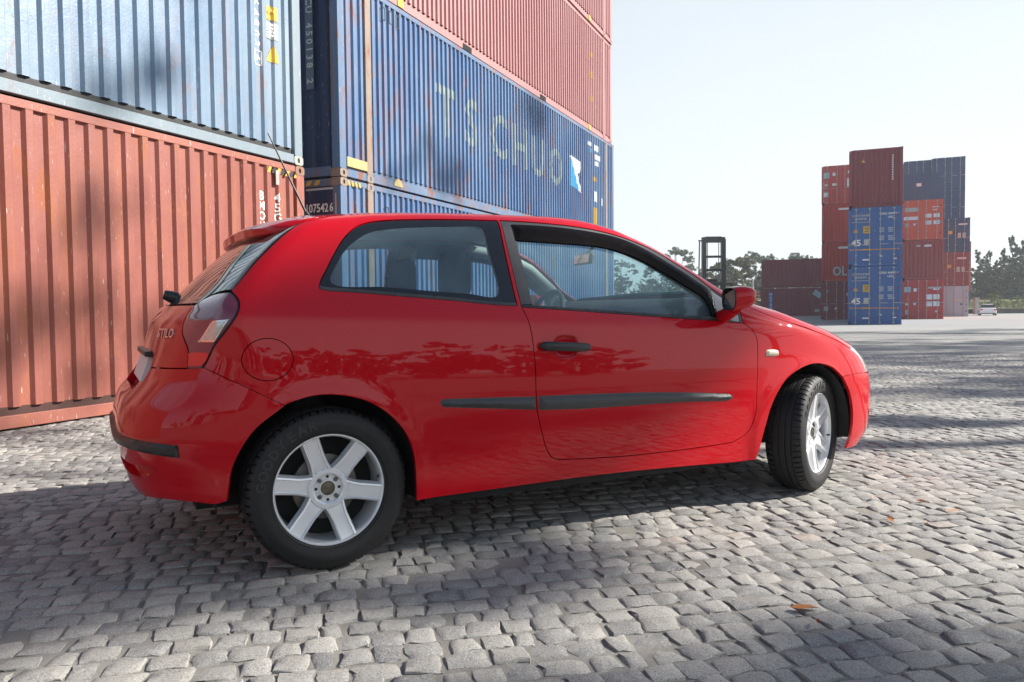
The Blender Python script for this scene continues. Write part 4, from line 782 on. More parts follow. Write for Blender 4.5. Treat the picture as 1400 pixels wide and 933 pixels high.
def tow(px,depth,z,H,m,label,front,L=12.192,group='containers of the far tower'):
    x,y=fpos(px,depth); me={'doors':m}
    # px is the viewer's left corner of the end face, which is y=W40 in the container's own frame
    lx,ly=x-NV[0]*W40,y-NV[1]*W40
    return container('shipping_container',L,H,(lx,ly,z),ROT,(m,m,m,TD if 0 else m),label,front=front,near=False,endpitch=.24)
a1=tow(1122.5,54.4,0,HS,TM,'dark maroon container with doors, bottom left of the far tower','doors'); a2=tow(1123,54.4,HS,HS,TR_,'plain red container with pale OL letters in the left column of the far tower','wall')
a3=tow(1123,54.4,2*HS,HS,TR_,'plain red ribbed container directly above the OL lettered one in the far tower','wall'); a4=tow(1122.5,54.4,3*HS,HS,TR_,'red container with doors on top of the left column of the far tower','doors')
b1=tow(1159,40,0,HC,TB,'blue 45 container standing on the ground in the far tower','doors',13.716); b2=tow(1159,40,HC,HC,TB,'blue 45 container second from the ground in the far tower','doors',13.716)
b3=tow(1159.6,40.2,2*HC,HC,TM,'maroon ribbed container on top of the two blue 45s','wall')
c1=tow(1233,52.8,0,HS,TR_,'bright red container with white door labels on the ground right of the blue 45s','doors'); c2=tow(1233,52.8,HS,HS,TBR,'plain red brown ribbed container between the bright red and the orange red one','wall'); c3=tow(1231.5,52.8,2*HS,HS,TO,'orange red container with doors and pale labels in the far tower','doors')
c4=tow(1234,60.,3*HS,HC,TN_,'smooth dark blue container end above and behind the orange red one','flat',6.058)
d1=tow(1275,62,0,2.35,TG_,'light grey container with doors on the ground at the right of the far tower','doors',6.058); d2=tow(1275,62,2.36,HS,TM,'maroon container with doors on top of the light grey one','doors'); d3=tow(1276,62,2.36+HS,HS,TN_,'navy container with doors on top of the maroon one, right of the tower','doors')
for k in range(3):
    z_=13.0-HS*(3-k)
    if k: tow(1272,66.5,z_,HS,TN_,('','navy container with doors second from the top at the right of the far tower','topmost navy container at the right of the far tower')[k],'doors')
    else: tow(1272,66.5,z_,HS,TN_,'navy container half hidden behind the lower navy one','doors')
tow(1272,66.5,0,HS,TM,'maroon container hidden low behind the light grey one','doors'); tow(1272,66.5,HS,HS,TN_,'navy container hidden behind the maroon one at the right of the far tower','doors')
for k in range(5): tow(1234,67.6,HS*k,HS,TN_,'topmost navy container left of the tallest navy one' if k==4 else ('lowest','second','third','fourth')[k]+' navy container up the back column behind the orange red one','doors',group='back column of the far tower')
e0=tow(1291,85,0,2.3,TD,'dark grey container at the foot of the narrow orange column','flat',6.058); e1=tow(1291,85,2.31,HS,TO,'lower rusty orange container peeping out at the right of the far tower','wall',6.058); e2=tow(1291,85,2.31+HS,HS,TBR,'upper rusty orange brown container peeping out at the right of the far tower','wall',6.058)
def low(px,depth,z,m,label):
    x,y=fpos(px,depth); return container('shipping_container',6.058,HS,(x,y,z),ROT-math.pi/2,(m,m,m,m),label,near=False,pitch=.24)
g1=low(1040,75,0,TM,'lower maroon container with a blue banner, left of the far tower'); g2=low(1041,75,HS+.07,TM,'upper maroon container left of the far tower, above the one with the blue banner'); low(1014,96,0,TBR,'dull red container far behind the maroon pair')
# markings on the tower
def mk(R,y,z,w_,h_,m): stick_end(R,rect(w_,h_,m,'label',.003),y,z,x=.010,name='label')
for R in (b1,b2):
    stick_end(R,textmesh('45',.42,WHITE,.002,sx=1.05),.38,1.15,x=.008,name='lettering'); mk(R,.84,1.18,.22,.30,GREYT)
    o=stick_end(R,tri(.26,YEL),.36,1.78,x=.010,name='warning_triangle'); mk(R,.85,1.80,.32,.36,YEL)
    for z,w_ in ((1.88,.2),(1.80,.14),(1.72,.2)): stick_end(R,rect(w_,.03,BLK,'label_print',.001),.85,z,x=.006,name='label_print')
    b=MB(); b.box(.2,W40-.25,-.002,.002,-.018,.018); o=stick_end(R,b.mesh('stripe',ORG),W40,.82,x=.006,name='orange_arrow'); o.location.y=W40
    for y,s in ((.16,-1),(W40-.20,1)): b=MB(); b.prism([(0,-.06),(.1*s,0),(0,.06)],-.002,.002); stick_end(R,b.mesh('arrow_head',ORG),y,.82,x=.006,name='arrow_head')
    mk(R,.85,.82,.38,.07,YEL)
    for i,s in enumerate(('CONTAINER','LEASING')): stick_end(R,textmesh(s,.145,GREYT,.002),.58,2.50-.16*i,x=.008,name='lettering')
    stick_end(R,rect(.85,.025,GREYT,'label'),.58,2.18,x=.008,name='label')
    stick_end(R,textmesh('ECNU 404971 6',.145,WHITE,.002,sx=.9),1.86,2.55,x=.008,name='lettering'); stick_end(R,textmesh('LEG1',.14,WHITE,.002),1.95,2.38,x=.008,name='lettering')
    for y,z in ((1.52,1.78),(1.92,1.78),(1.52,1.38),(1.92,1.38)):
        for i in range(3): stick_end(R,textmesh(('32500 KG','71650 LB','4700 KG')[i],.075,WHITE,.002,sx=.75),y,z+.07-.085*i,x=.008,name='lettering')
    mk(R,.82,.32,.30,.07,WHITE); mk(R,2.12,.35,.16,.06,WHITE); mk(R,1.50,.48,.12,.05,WHITE)
for R,L_ in ((a4,((.28,1.95,.42,.38,TEAL),(.78,2.0,.18,.22,WHITE),(.32,1.30,.2,.13,WHITE),(.80,1.32,.26,.15,WHITE),(.30,.66,.26,.30,WHITE),(1.72,2.1,.15,.2,WHITE),(1.72,1.4,.26,.55,WHITE))),
  (c1,((.30,1.95,.46,.34,TEAL),(.78,1.92,.19,.22,WHITE),(1.95,2.05,.8,.12,GREYT),(2.0,1.95,.35,.1,WHITE),(1.60,1.45,.36,.34,WHITE),(2.02,1.45,.36,.34,WHITE),(1.60,1.0,.36,.32,WHITE),(2.02,1.0,.36,.32,WHITE),(.30,.98,.2,.12,WHITE),(.76,1.0,.14,.14,WHITE),(.30,.45,.2,.3,GREYT),(2.02,.5,.12,.12,WHITE))),
  (c3,((.58,1.98,.72,.26,GREYT),(.55,1.42,.84,.22,WHITE),(.34,.98,.2,.24,GREYT),(.76,1.0,.12,.12,WHITE),(1.58,1.55,.36,.25,WHITE),(2.05,1.55,.36,.25,WHITE),(1.58,1.10,.36,.25,WHITE),(2.05,1.10,.36,.25,WHITE),(2.0,2.1,.4,.05,WHITE),(1.95,1.92,.25,.06,WHITE))),
  (a1,((.40,1.9,.12,.16,GREYT),(.32,.75,.28,.30,GREYT),(.95,.75,.15,.15,WHITE),(1.75,1.7,.3,.2,GREYT))),(c4,((1.02,2.05,.32,.24,WHITE),)),
  (a2,((1.30,2.25,.5,.14,WHITE),(1.75,2.25,.4,.14,WHITE))),(a3,((1.30,2.25,.5,.14,WHITE),(1.75,2.25,.4,.14,WHITE))),(c2,((.95,2.2,.22,.12,GREYT),(1.5,2.2,.42,.12,WHITE))),
  (d1,((1.75,1.75,.6,.06,GREYT),(1.75,1.25,.5,.2,GREYT),(1.95,.95,.12,.12,BLK))),(d2,((1.1,1.5,.3,.25,YEL),(1.95,2.1,.6,.1,WHITE),(1.72,1.25,.22,.4,GREYT),(2.05,1.25,.22,.4,GREYT))),(d3,((1.1,1.5,.3,.25,YEL),(1.95,2.1,.6,.1,WHITE),(1.72,1.25,.22,.4,GREYT),(2.05,1.25,.22,.4,GREYT)))):
    for q in L_: mk(R,*q)
stick_end(a2,textmesh('OL',.85,TEAL,.002,sx=.8),1.15,.65,x=.012,name='lettering'); stick_end(b3,tri(.2,YEL),.65,2.33,x=.012,name='warning_triangle')
for i in range(11): stick_end(b3,rect(.06,.07,WHITE,'lettering'),1.98,2.5-.115*i,x=.012,name='lettering')
mk(e2,2.0,.4,.8,.25,YEL)
o=link('banner',rect(.42,1.75,LBLUE if 0 else plain('banner_blue',(.03,.10,.35),.5),'banner'),g1,loc=(.92,.004,1.35))
for i,ch in enumerate('HCTEX'): link('lettering',textmesh(ch,.34,WHITE,.002),o,loc=(0,-.006,.68-.33*i))
o=link('emblem',rect(.75,.5,TEAL,'emblem'),g1,loc=(5.0,.004,2.0),rot=(0,rad(35),0)); link('label',rect(.35,.35,YEL,'label'),g1,loc=(5.5,.004,.5)); link('label',rect(.4,.25,GREYT,'label'),g1,loc=(4.95,.004,.5))
for k in range(2): pass
# ---------------------------------------------------------------- ground: sand-filled bed, granite setts, far concrete
def sett_mat():
    N=NT('granite_sett'); at=N.n('Attribute',attribute_name='tint'); sep=N.n('SeparateColor'); N.l(at.outputs['Color'],sep.inputs[0])
    oi=N.n('ObjectInfo')
    base=N.ramp(sep.outputs[0],[(0.,(.21,.21,.212)),(.3,(.32,.312,.298)),(.6,(.395,.38,.35)),(.8,(.44,.415,.375)),(.93,(.49,.47,.435)),(1.,(.41,.345,.30))])
    v=N.co((1,1,1),'Object')
    geo=N.n('NewGeometry'); 
    sp=N.noise(210,4,.75,vec=geo.outputs['Position']); col=N.mix(N.ramp(sp,[(.50,0.),(.62,.85)]),base,(.06,.058,.06))
    mv=N.n('VectorMath',operation='ADD'); N.l(geo.outputs['Position'],mv.inputs[0]); mv.inputs[1].default_value=(3.7,1.3,9.1); sp2=N.noise(170,4,.75,vec=mv.outputs[0]); col=N.mix(N.ramp(sp2,[(.52,0.),(.64,.75)]),col,(.60,.59,.56))
    bl=N.noise(26,5,.6,vec=geo.outputs['Position']); col=N.mix(N.ramp(bl,[(.35,.0),(.75,.45)]),col,(.48,.46,.42)); 
    dirt=N.noise(2.2,5,.6,vec=geo.outputs['Position']); col=N.mix(N.ramp(dirt,[(.45,0.),(.8,.4)]),col,(.27,.255,.23))
    N.set(Base_Color=col,Roughness=.78,Specular_IOR_Level=.35)
    h=N.noise(55,8,.78,vec=geo.outputs['Position']); N.bump(h,.9,.010); return N.m
def bed_mat():
    N=NT('sand_bed'); geo=N.n('NewGeometry'); p=geo.outputs['Position']
    a=N.noise(60,6,.7,vec=p); col=N.mix(a,(.125,.116,.103),(.28,.264,.236)); b=N.noise(1.2,5,.6,vec=p); col=N.mix(N.ramp(b,[(.35,0.),(.7,.5)]),col,(.40,.38,.34))
    g=N.noise(350,2,.6,vec=p); col=N.mix(N.ramp(g,[(.6,0.),(.7,.6)]),col,(.05,.05,.05)); N.set(Base_Color=col,Roughness=.95,Specular_IOR_Level=.15); N.bump(a,.6,.008); return N.m
def far_mat():
    N=NT('far_paving'); geo=N.n('NewGeometry'); p=geo.outputs['Position']; mp=N.n('Mapping'); N.l(p,mp.inputs[0]); mp.inputs['Rotation'].default_value=(0,0,rad(-13.4))
    br=N.n('TexBrick'); N.l(mp.outputs[0],br.inputs[0]); br.inputs['Scale'].default_value=1.; br.inputs['Brick Width'].default_value=.106; br.inputs['Row Height'].default_value=.106; br.inputs['Mortar Size'].default_value=.011
    br.inputs['Color1'].default_value=(.30,.295,.285,1); br.inputs['Color2'].default_value=(.46,.445,.415,1); br.inputs['Mortar'].default_value=(.12,.115,.105,1); br.inputs['Bias'].default_value=0
    a=N.noise(.35,6,.6,vec=p); col=N.mix(N.ramp(a,[(.35,0.),(.7,.5)]),br.outputs[0],(.33,.32,.295)); b=N.noise(7,6,.65,vec=p); col=N.mix(N.ramp(b,[(.4,0.),(.75,.5)]),col,(.17,.165,.155))
    N.set(Base_Color=col,Roughness=.85); N.bump(N.noise(5,8,.7,vec=p),.9,.03); return N.m
def conc_mat():
    N=NT('yard_concrete'); geo=N.n('NewGeometry'); p=geo.outputs['Position']; a=N.noise(.15,7,.6,vec=p); col=N.mix(a,(.27,.265,.25),(.40,.39,.37)); b=N.noise(1.5,6,.6,vec=p); col=N.mix(N.ramp(b,[(.4,0.),(.8,.35)]),col,(.20,.195,.19)); N.set(Base_Color=col,Roughness=.85); return N.m
GR=MB(); GR.add([(-700,-700,-.0088),(700,-700,-.0088),(700,900,-.0088),(-700,900,-.0088)],[(0,1,2,3)]); G0=GR.build('ground',bed_mat(),kind='structure')
FP=MB(); FP.add([(-60,15.5,-.006),(90,15.5,-.006),(90,30,-.006),(-60,30,-.006)],[(0,1,2,3)]); FP.build('paving',far_mat(),kind='structure')
FC=MB(); FC.add([(-120,29.9,.0),(160,29.9,.0),(160,100,.0),(-120,100,.0)],[(0,1,2,3)]); FC.build('yard',conc_mat(),kind='structure')
SETT=sett_mat()
def sett_geo(cx,cy,ex,ey,ang,rng,hi):
    """a rough granite block: arrays of vertices and faces"""
    if hi: u=np.array([-1,-.91,-.35,.3,.9,1]); v=np.array([-1,-.9,.05,.89,1])
    else: u=np.array([-1,-.7,.7,1]); v=np.array([-1,0,1])
    U,V=np.meshgrid(u,v,indexing='ij'); nu,nv=U.shape
    k=rng.normal(0,.085,(2,2,2)) # skewed corners
    s,t=(U+1)/2,(V+1)/2
    def bil(c): return c[0,0]*(1-s)*(1-t)+c[1,0]*s*(1-t)+c[0,1]*(1-s)*t+c[1,1]*s*t
    Rr=1-.05*(np.abs(U)**6*np.abs(V)**6)
    X=ex*(U*Rr+bil(k[0])*1.2); Y=ey*(V*Rr+bil(k[1])*1.2)
    X+=rng.normal(0,.0036,X.shape);Y+=rng.normal(0,.0036,X.shape)
    edge=np.maximum(np.abs(U),np.abs(V)); hz=rng.normal(0,.0016)
    Z=hz+rng.normal(0,.0017,X.shape)-.006*np.clip((edge-.86)/.14,0,1)**1.2+U*rng.normal(0,.0016)+V*rng.normal(0,.0016)-.003*(U*U+V*V)/2
    c,sn=math.cos(ang),math.sin(ang)
    top=np.c_[(cx+c*X-sn*Y).ravel(),(cy+sn*X+c*Y).ravel(),Z.ravel()]
    idx=np.arange(nu*nv).reshape(nu,nv); F=[(idx[i,j],idx[i+1,j],idx[i+1,j+1],idx[i,j+1]) for i in range(nu-1) for j in range(nv-1)]
    ring=list(idx[:,0])+list(idx[-1,1:])+list(idx[-2::-1,-1])+list(idx[0,-2:0:-1]); low=top[ring].copy(); low[:,2]=-.045; n0=nu*nv
    F+=[(ring[(i+1)%len(ring)],ring[i],n0+i,n0+(i+1)%len(ring)) for i in range(len(ring))]
    return np.vstack([top,low]),F,hz
RA=rad(13.4); ru=np.array([math.cos(RA),math.sin(RA)]); rv_=np.array([-math.sin(RA),math.cos(RA)]); rng=np.random.default_rng(11)
near=[]
def sink(x,y): return -.0042*max(0.,math.sin(1.9*x+1.1*math.sin(1.3*y)+.6)*math.sin(2.3*y-.7*math.sin(1.7*x)+1.)-.15)
fpx=700/1090.86
row=-12
pv=.106
for row in range(-40,175):
    vv=row*pv; uu=-14+rng.uniform(0,.1); wob=rng.uniform(0,6.28)
    while uu<26:
        wd=rng.choice([rng.uniform(.075,.10),rng.uniform(.095,.12),rng.uniform(.115,.145)],p=[.35,.45,.2]); c_u=uu+wd/2; uu+=wd
        x,y=c_u*ru+(vv+.010*math.sin(c_u*1.3+wob*.15+row*.05))*rv_
        if y<.6 or y>16.2: continue
        if abs(x)>fpx*y*1.07+2.4: continue
        tw=(np.array([x,y])@NV)
        if tw>DW+.15: continue
        near.append((x,y,wd/2-rng.uniform(.002,.008),pv/2-rng.uniform(.002,.008),rng.normal(0,.05)+RA))
near.sort(key=lambda q:q[1]); 
# seen largest first: the nearest setts inside the frame become objects of their own
vis=[q for q in near if q[1]>2.02 and abs(q[0])<fpx*q[1]-.02]
ind=set(id(q) for q in vis[:300])
def tint_attr(me,vals): a=me.color_attributes.new('tint','FLOAT_COLOR','POINT'); a.data.foreach_set('color',np.repeat(np.c_[vals,vals,vals,np.ones(len(vals))],1,0).ravel())
lib=[]
for k in range(24):
    ex=(.036,.042,.048,.054,.06,.067)[k%6]; V,F,_=sett_geo(0,0,ex,.0465,0,rng,True)
    me=bpy.data.meshes.new('sett'); me.from_pydata(V.tolist(),[],F); me.materials.append(SETT); me.polygons.foreach_set('use_smooth',[True]*len(F)); me.set_sharp_from_angle(angle=rad(48)); tint_attr(me,np.full(len(V),rng.uniform(0,1))); lib.append((ex,me))
AV=[];AF=[];AT=[];n=0
for q in near:
    x,y,ex,ey,an=q
    if rng.random()<.012 : 
        if id(q) not in ind: continue
    if id(q) in ind:
        c=[l for l in lib if abs(l[0]-ex)<.009] or lib; me=c[rng.integers(len(c))][1]; e0=[l[0] for l in lib if l[1] is me][0]
        o=link('sett',me,G0,loc=(x,y,.0+.0),rot=(0,0,an+(math.pi if rng.random()<.5 else 0))); o.location.z=rng.normal(0,.0012)+sink(x,y); o.scale=(ex/e0,ey/.0465,1)
    else:
        V,F,_=sett_geo(x,y,ex,ey,an,rng,y<7.5 and y>1.7 and abs(x)<fpx*y+.3); V[:,2]+=sink(x,y); AV.append(V); AF+=[tuple(int(i)+n for i in f) for f in F]; AT.append(np.full(len(V),rng.uniform(0,1))); n+=len(V)
me=bpy.data.meshes.new('setts'); me.from_pydata(np.vstack(AV).tolist(),[],AF); me.materials.append(SETT); me.polygons.foreach_set('use_smooth',[True]*len(AF)); me.set_sharp_from_angle(angle=rad(48)); tint_attr(me,np.concatenate(AT))
link('sett_paving',me,G0,kind='stuff')
print('setts',len(near),'tris~',sum(len(f)-2 for f in AF))
# fallen leaves
LF=[plain('dry_leaf_orange',(.36,.13,.03),.7,var=.35),plain('dry_leaf_tan',(.40,.24,.16),.7,var=.3)]
def leafm(m,L_): 
    b=MB(); b.add([(-L_,0,.006),(-L_*.4,L_*.33,.011),(L_*.4,L_*.3,.009),(L_,0,.003),(L_*.4,-L_*.3,.012),(-L_*.4,-L_*.32,.007),(0,0,.004)],[(0,6,1),(1,6,2),(2,6,3),(3,6,4),(4,6,5),(5,6,0)]); return b.mesh('fallen_leaf',m,smooth=60)
from mathutils import Euler
def gp(px,py):
    d=cam.matrix_world.to_3x3()@Vector(((px-700)/1090.86,-(py-466.5)/1090.86,-1)); o=cam.matrix_world.translation; t=-o.z/d.z; return o+t*d
for i,(px,py,L_,lab) in enumerate(((1100,836,.050,'curled orange dry leaf lying on the cobbles in the lower right'),(1117,855,.020,'small orange leaf scrap just below the larger curled one'),(1244,655,.030,'brown dry leaf on the cobbles right of the front wheel, farthest from the camera'),(1196,683,.028,'pale tan leaf on the cobbles between the front wheel and the pink stain'),(1259,689,.030,'tan leaf beside the pale stain on the sunlit cobbles'),(1305,702,.055,'long pale tan leaf on the sunlit cobbles at the right'),(1216,714,.045,'rust coloured leaf on the sunlit cobbles, below the pale tan one'),(1207,624,.03,'orange leaf on the cobbles closest to the front bumper'),(1268,718,.02,'tiny tan leaf near the long pale one'))):
    p=gp(px,py); tag(link('fallen_leaf',leafm(LF[i%2 if i>1 else 0],L_),None,loc=(p.x,p.y,.008),rot=(0,0,i*1.3)),lab,'leaf',group='fallen leaves')
# ---------------------------------------------------------------- trees and far things
def leaf_mat(name,c,c2,tr=.25):
    N=NT(name); at=N.n('Attribute',attribute_name='tint'); col=N.mix(at.outputs['Fac'],c,c2); N.set(Base_Color=col,Roughness=.6,Specular_IOR_Level=.3)
    t=N.n('BsdfTranslucent'); N.l(N.mix(.5,col,c2),t.inputs[0]); m=N.n('MixShader'); m.inputs[0].default_value=tr; N.l(N.p.outputs[0],m.inputs[1]);N.l(t.outputs[0],m.inputs[2]);N.l(m.outputs[0],N.out.inputs[0]); return N.m
EUC=leaf_mat('eucalyptus_leaves',(.05,.075,.045),(.12,.15,.09)); OLIV=leaf_mat('olive_green_leaves',(.05,.06,.022),(.14,.14,.06)); PINEG=leaf_mat('dark_evergreen_leaves',(.045,.07,.04),(.10,.14,.07)); LIGHTG=leaf_mat('light_green_leaves',(.06,.10,.025),(.16,.22,.06))
BARK=plain('bark',(.16,.13,.10),.9,var=.4,scale=8)
def crown_mesh(name,mat,clumps,nl,ls,seed,vert=1.,hang=.0):
    r=np.random.default_rng(seed); P=[];T=[]
    for (cx,cy,cz,rx,rz,dens) in clumps:
        n=int(nl*dens); d=r.normal(size=(n,3)); d/=np.linalg.norm(d,axis=1,keepdims=True); rr=r.uniform(.35,1.,(n,1))**.5
        sub=r.normal(size=(max(4,n//25),3)); sub/=np.linalg.norm(sub,axis=1,keepdims=True); sub*=r.uniform(.45,1.02,(len(sub),1)); p=sub[r.integers(len(sub),size=n)]+d*rr*.26
        P.append(np.c_[cx+p[:,0]*rx,cy+p[:,1]*rx,cz+p[:,2]*rz]); T.append(np.clip(r.normal(.45,.25,n)+.25*p[:,2],0,1))
    P=np.vstack(P);T=np.concatenate(T);n=len(P); a=r.normal(size=(n,3)); a[:,2]-=hang; a/=np.linalg.norm(a,axis=1,keepdims=True); b=np.cross(a,r.normal(size=(n,3))); b/=np.linalg.norm(b,axis=1,keepdims=True)
    s=ls*r.uniform(.6,1.4,(n,1)); V=np.stack([P-a*s,P+b*s*.38,P+a*s,P-b*s*.38],1).reshape(-1,3)
    me=bpy.data.meshes.new(name); me.vertices.add(4*n); me.vertices.foreach_set('co',V.ravel()); me.loops.add(4*n); me.loops.foreach_set('vertex_index',np.arange(4*n)); me.polygons.add(n); me.polygons.foreach_set('loop_start',np.arange(n)*4); me.polygons.foreach_set('loop_total',np.full(n,4)); me.update()
    at=me.color_attributes.new('tint','FLOAT_COLOR','POINT'); tv=np.repeat(T,4); at.data.foreach_set('color',np.c_[tv,tv,tv,np.ones(4*n)].ravel()); me.materials.append(mat); return me
def trunk_mesh(h,r0,limbs,seed):
    r=np.random.default_rng(seed); b=MB(); pts=[(r.normal(0,.012)*h*t,r.normal(0,.012)*h*t,h*t) for t in np.linspace(0,1,7)]; b.tube(pts,np.linspace(r0,r0*.25,7),8)
    for (x,y,z,z0) in limbs:
        p0=np.array([pts[min(6,int(z0/h*6))][0],pts[min(6,int(z0/h*6))][1],z0]); p1=np.array([x,y,z]); m=p0*.45+p1*.55+np.array([0,0,-.06*h]); b.tube([p0,.6*p0+.4*m,m,p1],[r0*.4,r0*.34,r0*.24,r0*.08],6)
    return b.mesh('trunk',BARK,smooth=60)
def euc(seed,h=12.,spread=3.4,mat=None,nl=420,ls=.17,low=.45,n=9,name='tree'):
    """open eucalyptus: clumps at limb ends, sky between them"""
    r=np.random.default_rng(seed); cl=[];lm=[]
    for i in range(n):
        t=low+(1-low)*(i+.5)/n; ang=i*2.4+r.uniform(-.5,.5); rd=spread*(.25+.75*math.sin(math.pi*min(1,(1-t)/(1-low)*.9+.12)))*r.uniform(.5,1.); x,y,z=rd*math.cos(ang),rd*math.sin(ang),h*t
        s=spread*r.uniform(.28,.46); cl.append((x,y,z,s,s*.62,r.uniform(.7,1.3))); lm.append((x,y,z-.1,h*max(.2,t-.22)))
    cl.append((0,0,h*.97,spread*.35,spread*.3,1.)); return crown_mesh('crown',mat or EUC,cl,nl,ls,seed,hang=.5),trunk_mesh(h*.95,h*.017,lm,seed)
def conif(seed,h=10.,w=3.1,mat=None,nl=520,ls=.17):
    r=np.random.default_rng(seed); cl=[]
    for i in range(9):
        t=.14+.84*i/8; k=w*(1.05-t)**.7*(.75+.3*r.random()); 
        for q in range(3 if i<6 else 1): a=q*2.1+i; cl.append((k*.45*math.cos(a),k*.45*math.sin(a),h*t,k*.62,h*.085,.55))
    return crown_mesh('crown',mat or PINEG,cl,nl,ls,seed),trunk_mesh(h*.9,h*.018,[],seed)
def place(x,y,ms,label,group,rz=0,s=1.,cat='tree',z=0,name='tree',sz=None):
    o=empty(name,(x,y,z),rz,label=label,cat=cat,group=group); o.scale=(s,s,sz or s); link('trunk',ms[1],o); link('crown',ms[0],o); return o
SHB_=0;E1=[euc(k,13,3.6,nl=420,ls=.20,n=12) for k in (1,2,3)]; C1=[conif(k) for k in (11,12)]; O1=[euc(21,7,3.,OLIV,nl=330,ls=.22,low=.25),euc(22,6,2.8,LIGHTG,nl=300,ls=.2,low=.2)]
def px2(px,d): return (px-700)/1090.86*d
g='trees on the skyline behind the container handler'; i=0
LAB=['tall open eucalyptus on the skyline left of the container handler mast','eucalyptus crown just above the car roof on the skyline','round olive green tree behind the container handler mast','bushy olive green tree between the mast and the maroon containers','dark eucalyptus showing above the maroon containers','pale green bush tree by the concrete pole']
for px,d,ms,s,lab in ((925,112,E1[0],.82,LAB[0]),(905,120,E1[1],.72,'small eucalyptus crown lowest on the skyline, touching the car windscreen pillar'),(945,116,E1[2],.62,LAB[1]),(1000,95,O1[0],1.06,LAB[2]),(1016,100,O1[0],1.15,LAB[3]),(1034,118,E1[1],.78,'slender eucalyptus between the olive bushes and the maroon containers'),(1052,122,E1[2],.76,'pale eucalyptus above the left end of the upper maroon container'),(1085,120,E1[0],.78,LAB[4]),(1106,124,E1[2],.75,'last eucalyptus of the skyline beside the red tower column'),(1021,88,O1[1],.62,LAB[5]),(985,125,E1[1],.66,'eucalyptus top seen through the container handler mast'),(965,108,O1[0],.9,'low olive green tree left of the container handler mast'),
        (850,118,E1[0],.7,'eucalyptus seen through the car door window'),(800,122,O1[0],1.1,'broad tree seen through the car door window beside the stack')):
    place(px2(px,d),d,ms,lab,g,rz=i*1.7,s=s*.92,sz=s*.84); i+=1
g='trees beyond the wall at the right'
for j,(px,d,ms,s,lab) in enumerate(((1338,92,C1[0],.80,'leftmost evergreen beyond the low wall, beside the tower'),(1352,96,C1[1],.82,'evergreen right behind the white car'),(1368,90,C1[0],.80,'evergreen right of the white car'),(1384,94,C1[1],1.0,'tallest evergreen at the right beyond the low wall'),(1400,90,C1[0],.92,'evergreen cut by the right edge of the frame'),(1420,92,C1[1],1.0,'evergreen just outside the right edge'),(1440,95,C1[0],.95,'further evergreen outside the right edge'),(1360,78,O1[1],.30,'low pale bush behind the white car'),(1392,80,O1[1],.26,'low pale bush at the right edge above the wall'))):
    place(px2(px,d),d,ms,lab,g,rz=j*2.1,s=s*(1.05 if 'bush' not in lab else 1),sz=s*(.86 if 'bush' not in lab else 1))
# wooded slope behind everything
HM=crown_mesh('far_wood',OLIV,[(px2(p,135),135+8*math.sin(p),2.2,7,3.2,1.) for p in range(560,1130,26)]+[(px2(p,112),112+5*math.sin(p),2.4,5,3.4,1.) for p in range(1330,1480,22)],420,.5,5); link('far_wood',HM,None,kind='stuff')
# tall eucalyptus trees off to the right that throw the dappled shade
def sun_pt(e1,e2,X):
    """the point of the sun-ray bundle (e1 across, e2 up) at distance X to the right"""
    c=sv; h1=np.array([-c.y,c.x,0]); h1=h1/np.linalg.norm(h1); h2=np.cross(h1*-1,np.array(c)); h2=h2 if h2[2]>0 else -h2
    Mx=np.array([h1,h2,[1,0,0]]); return np.linalg.solve(Mx,[e1,e2,X])
def shade_tree(name,tx,ty,blobs,label,seed,nl=420):
    cl=[];lm=[];zt=0
    for e1,e2,X,r1,r2,dn in blobs:
        p=sun_pt(e1,e2,X); cl.append((p[0]-tx,p[1]-ty,p[2],r1,r2,dn)); zt=max(zt,p[2])
    for c in cl: lm.append((c[0],c[1],c[2]-.1,max(2.,c[2]-.30*zt-1.)))
    lm=[(x,y,z,min(z0,zt*.9)) for x,y,z,z0 in lm]
    o=empty('tree',(tx,ty,0),label=label,cat='tree',group='eucalyptus row right of the camera'); link('trunk',trunk_mesh(zt*.97,zt*.013,lm,seed),o); link('crown',crown_mesh('crown',EUC,cl,nl,.17,seed,hang=.5),o)
shade_tree('a',16.5,.6,[(2.85,1.0,16.,.65,.55,1.1),(3.35,.50,16.6,.62,.50,1.2),(3.72,.02,17,.45,.36,.8),(2.95,-.15,16.3,.4,.25,.45),(1.9,-.62,16.5,.6,.6,.9),(1.75,-1.7,16.8,.8,.6,.9),(2.1,-2.9,17.2,.8,.6,.8),(.6,.4,15.5,1.3,1.,1.),(.4,1.9,16,1.2,.8,.8),(1.6,.25,16,.5,.4,.5)],'tall eucalyptus nearest the camera at the right edge of the yard',41)
shade_tree('b',13.5,7.0,[(8.3,2.5,13,1.5,.8,.42),(6.9,2.75,12.6,1.4,.8,.4),(5.9,3.8,12.8,1.1,.7,.2),(8.7,4.7,13.2,1.,.6,.2),(6.3,-2.3,13.5,.5,.35,.6),(6.1,-3.6,14,.7,.4,.7),(6.9,-3.3,13.5,.6,.4,.5)],'eucalyptus with an open two tiered crown, second from the camera at the yard edge',42)
shade_tree('c',21,10.5,[(9.2,-3.3,21,1.7,1.2,1.2),(11.,-3.2,20,1.9,1.3,1.3),(10.,-5.4,22,1.8,1.2,1.3),(12.,-5.4,22,2.,1.3,1.3),(8.3,-5.,21,1.4,1.,.8),(11,-7.3,22,1.8,1.2,1.2),(13.6,2.2,15,1.6,1.1,.22)],'broad eucalyptus further along the yard edge',43)
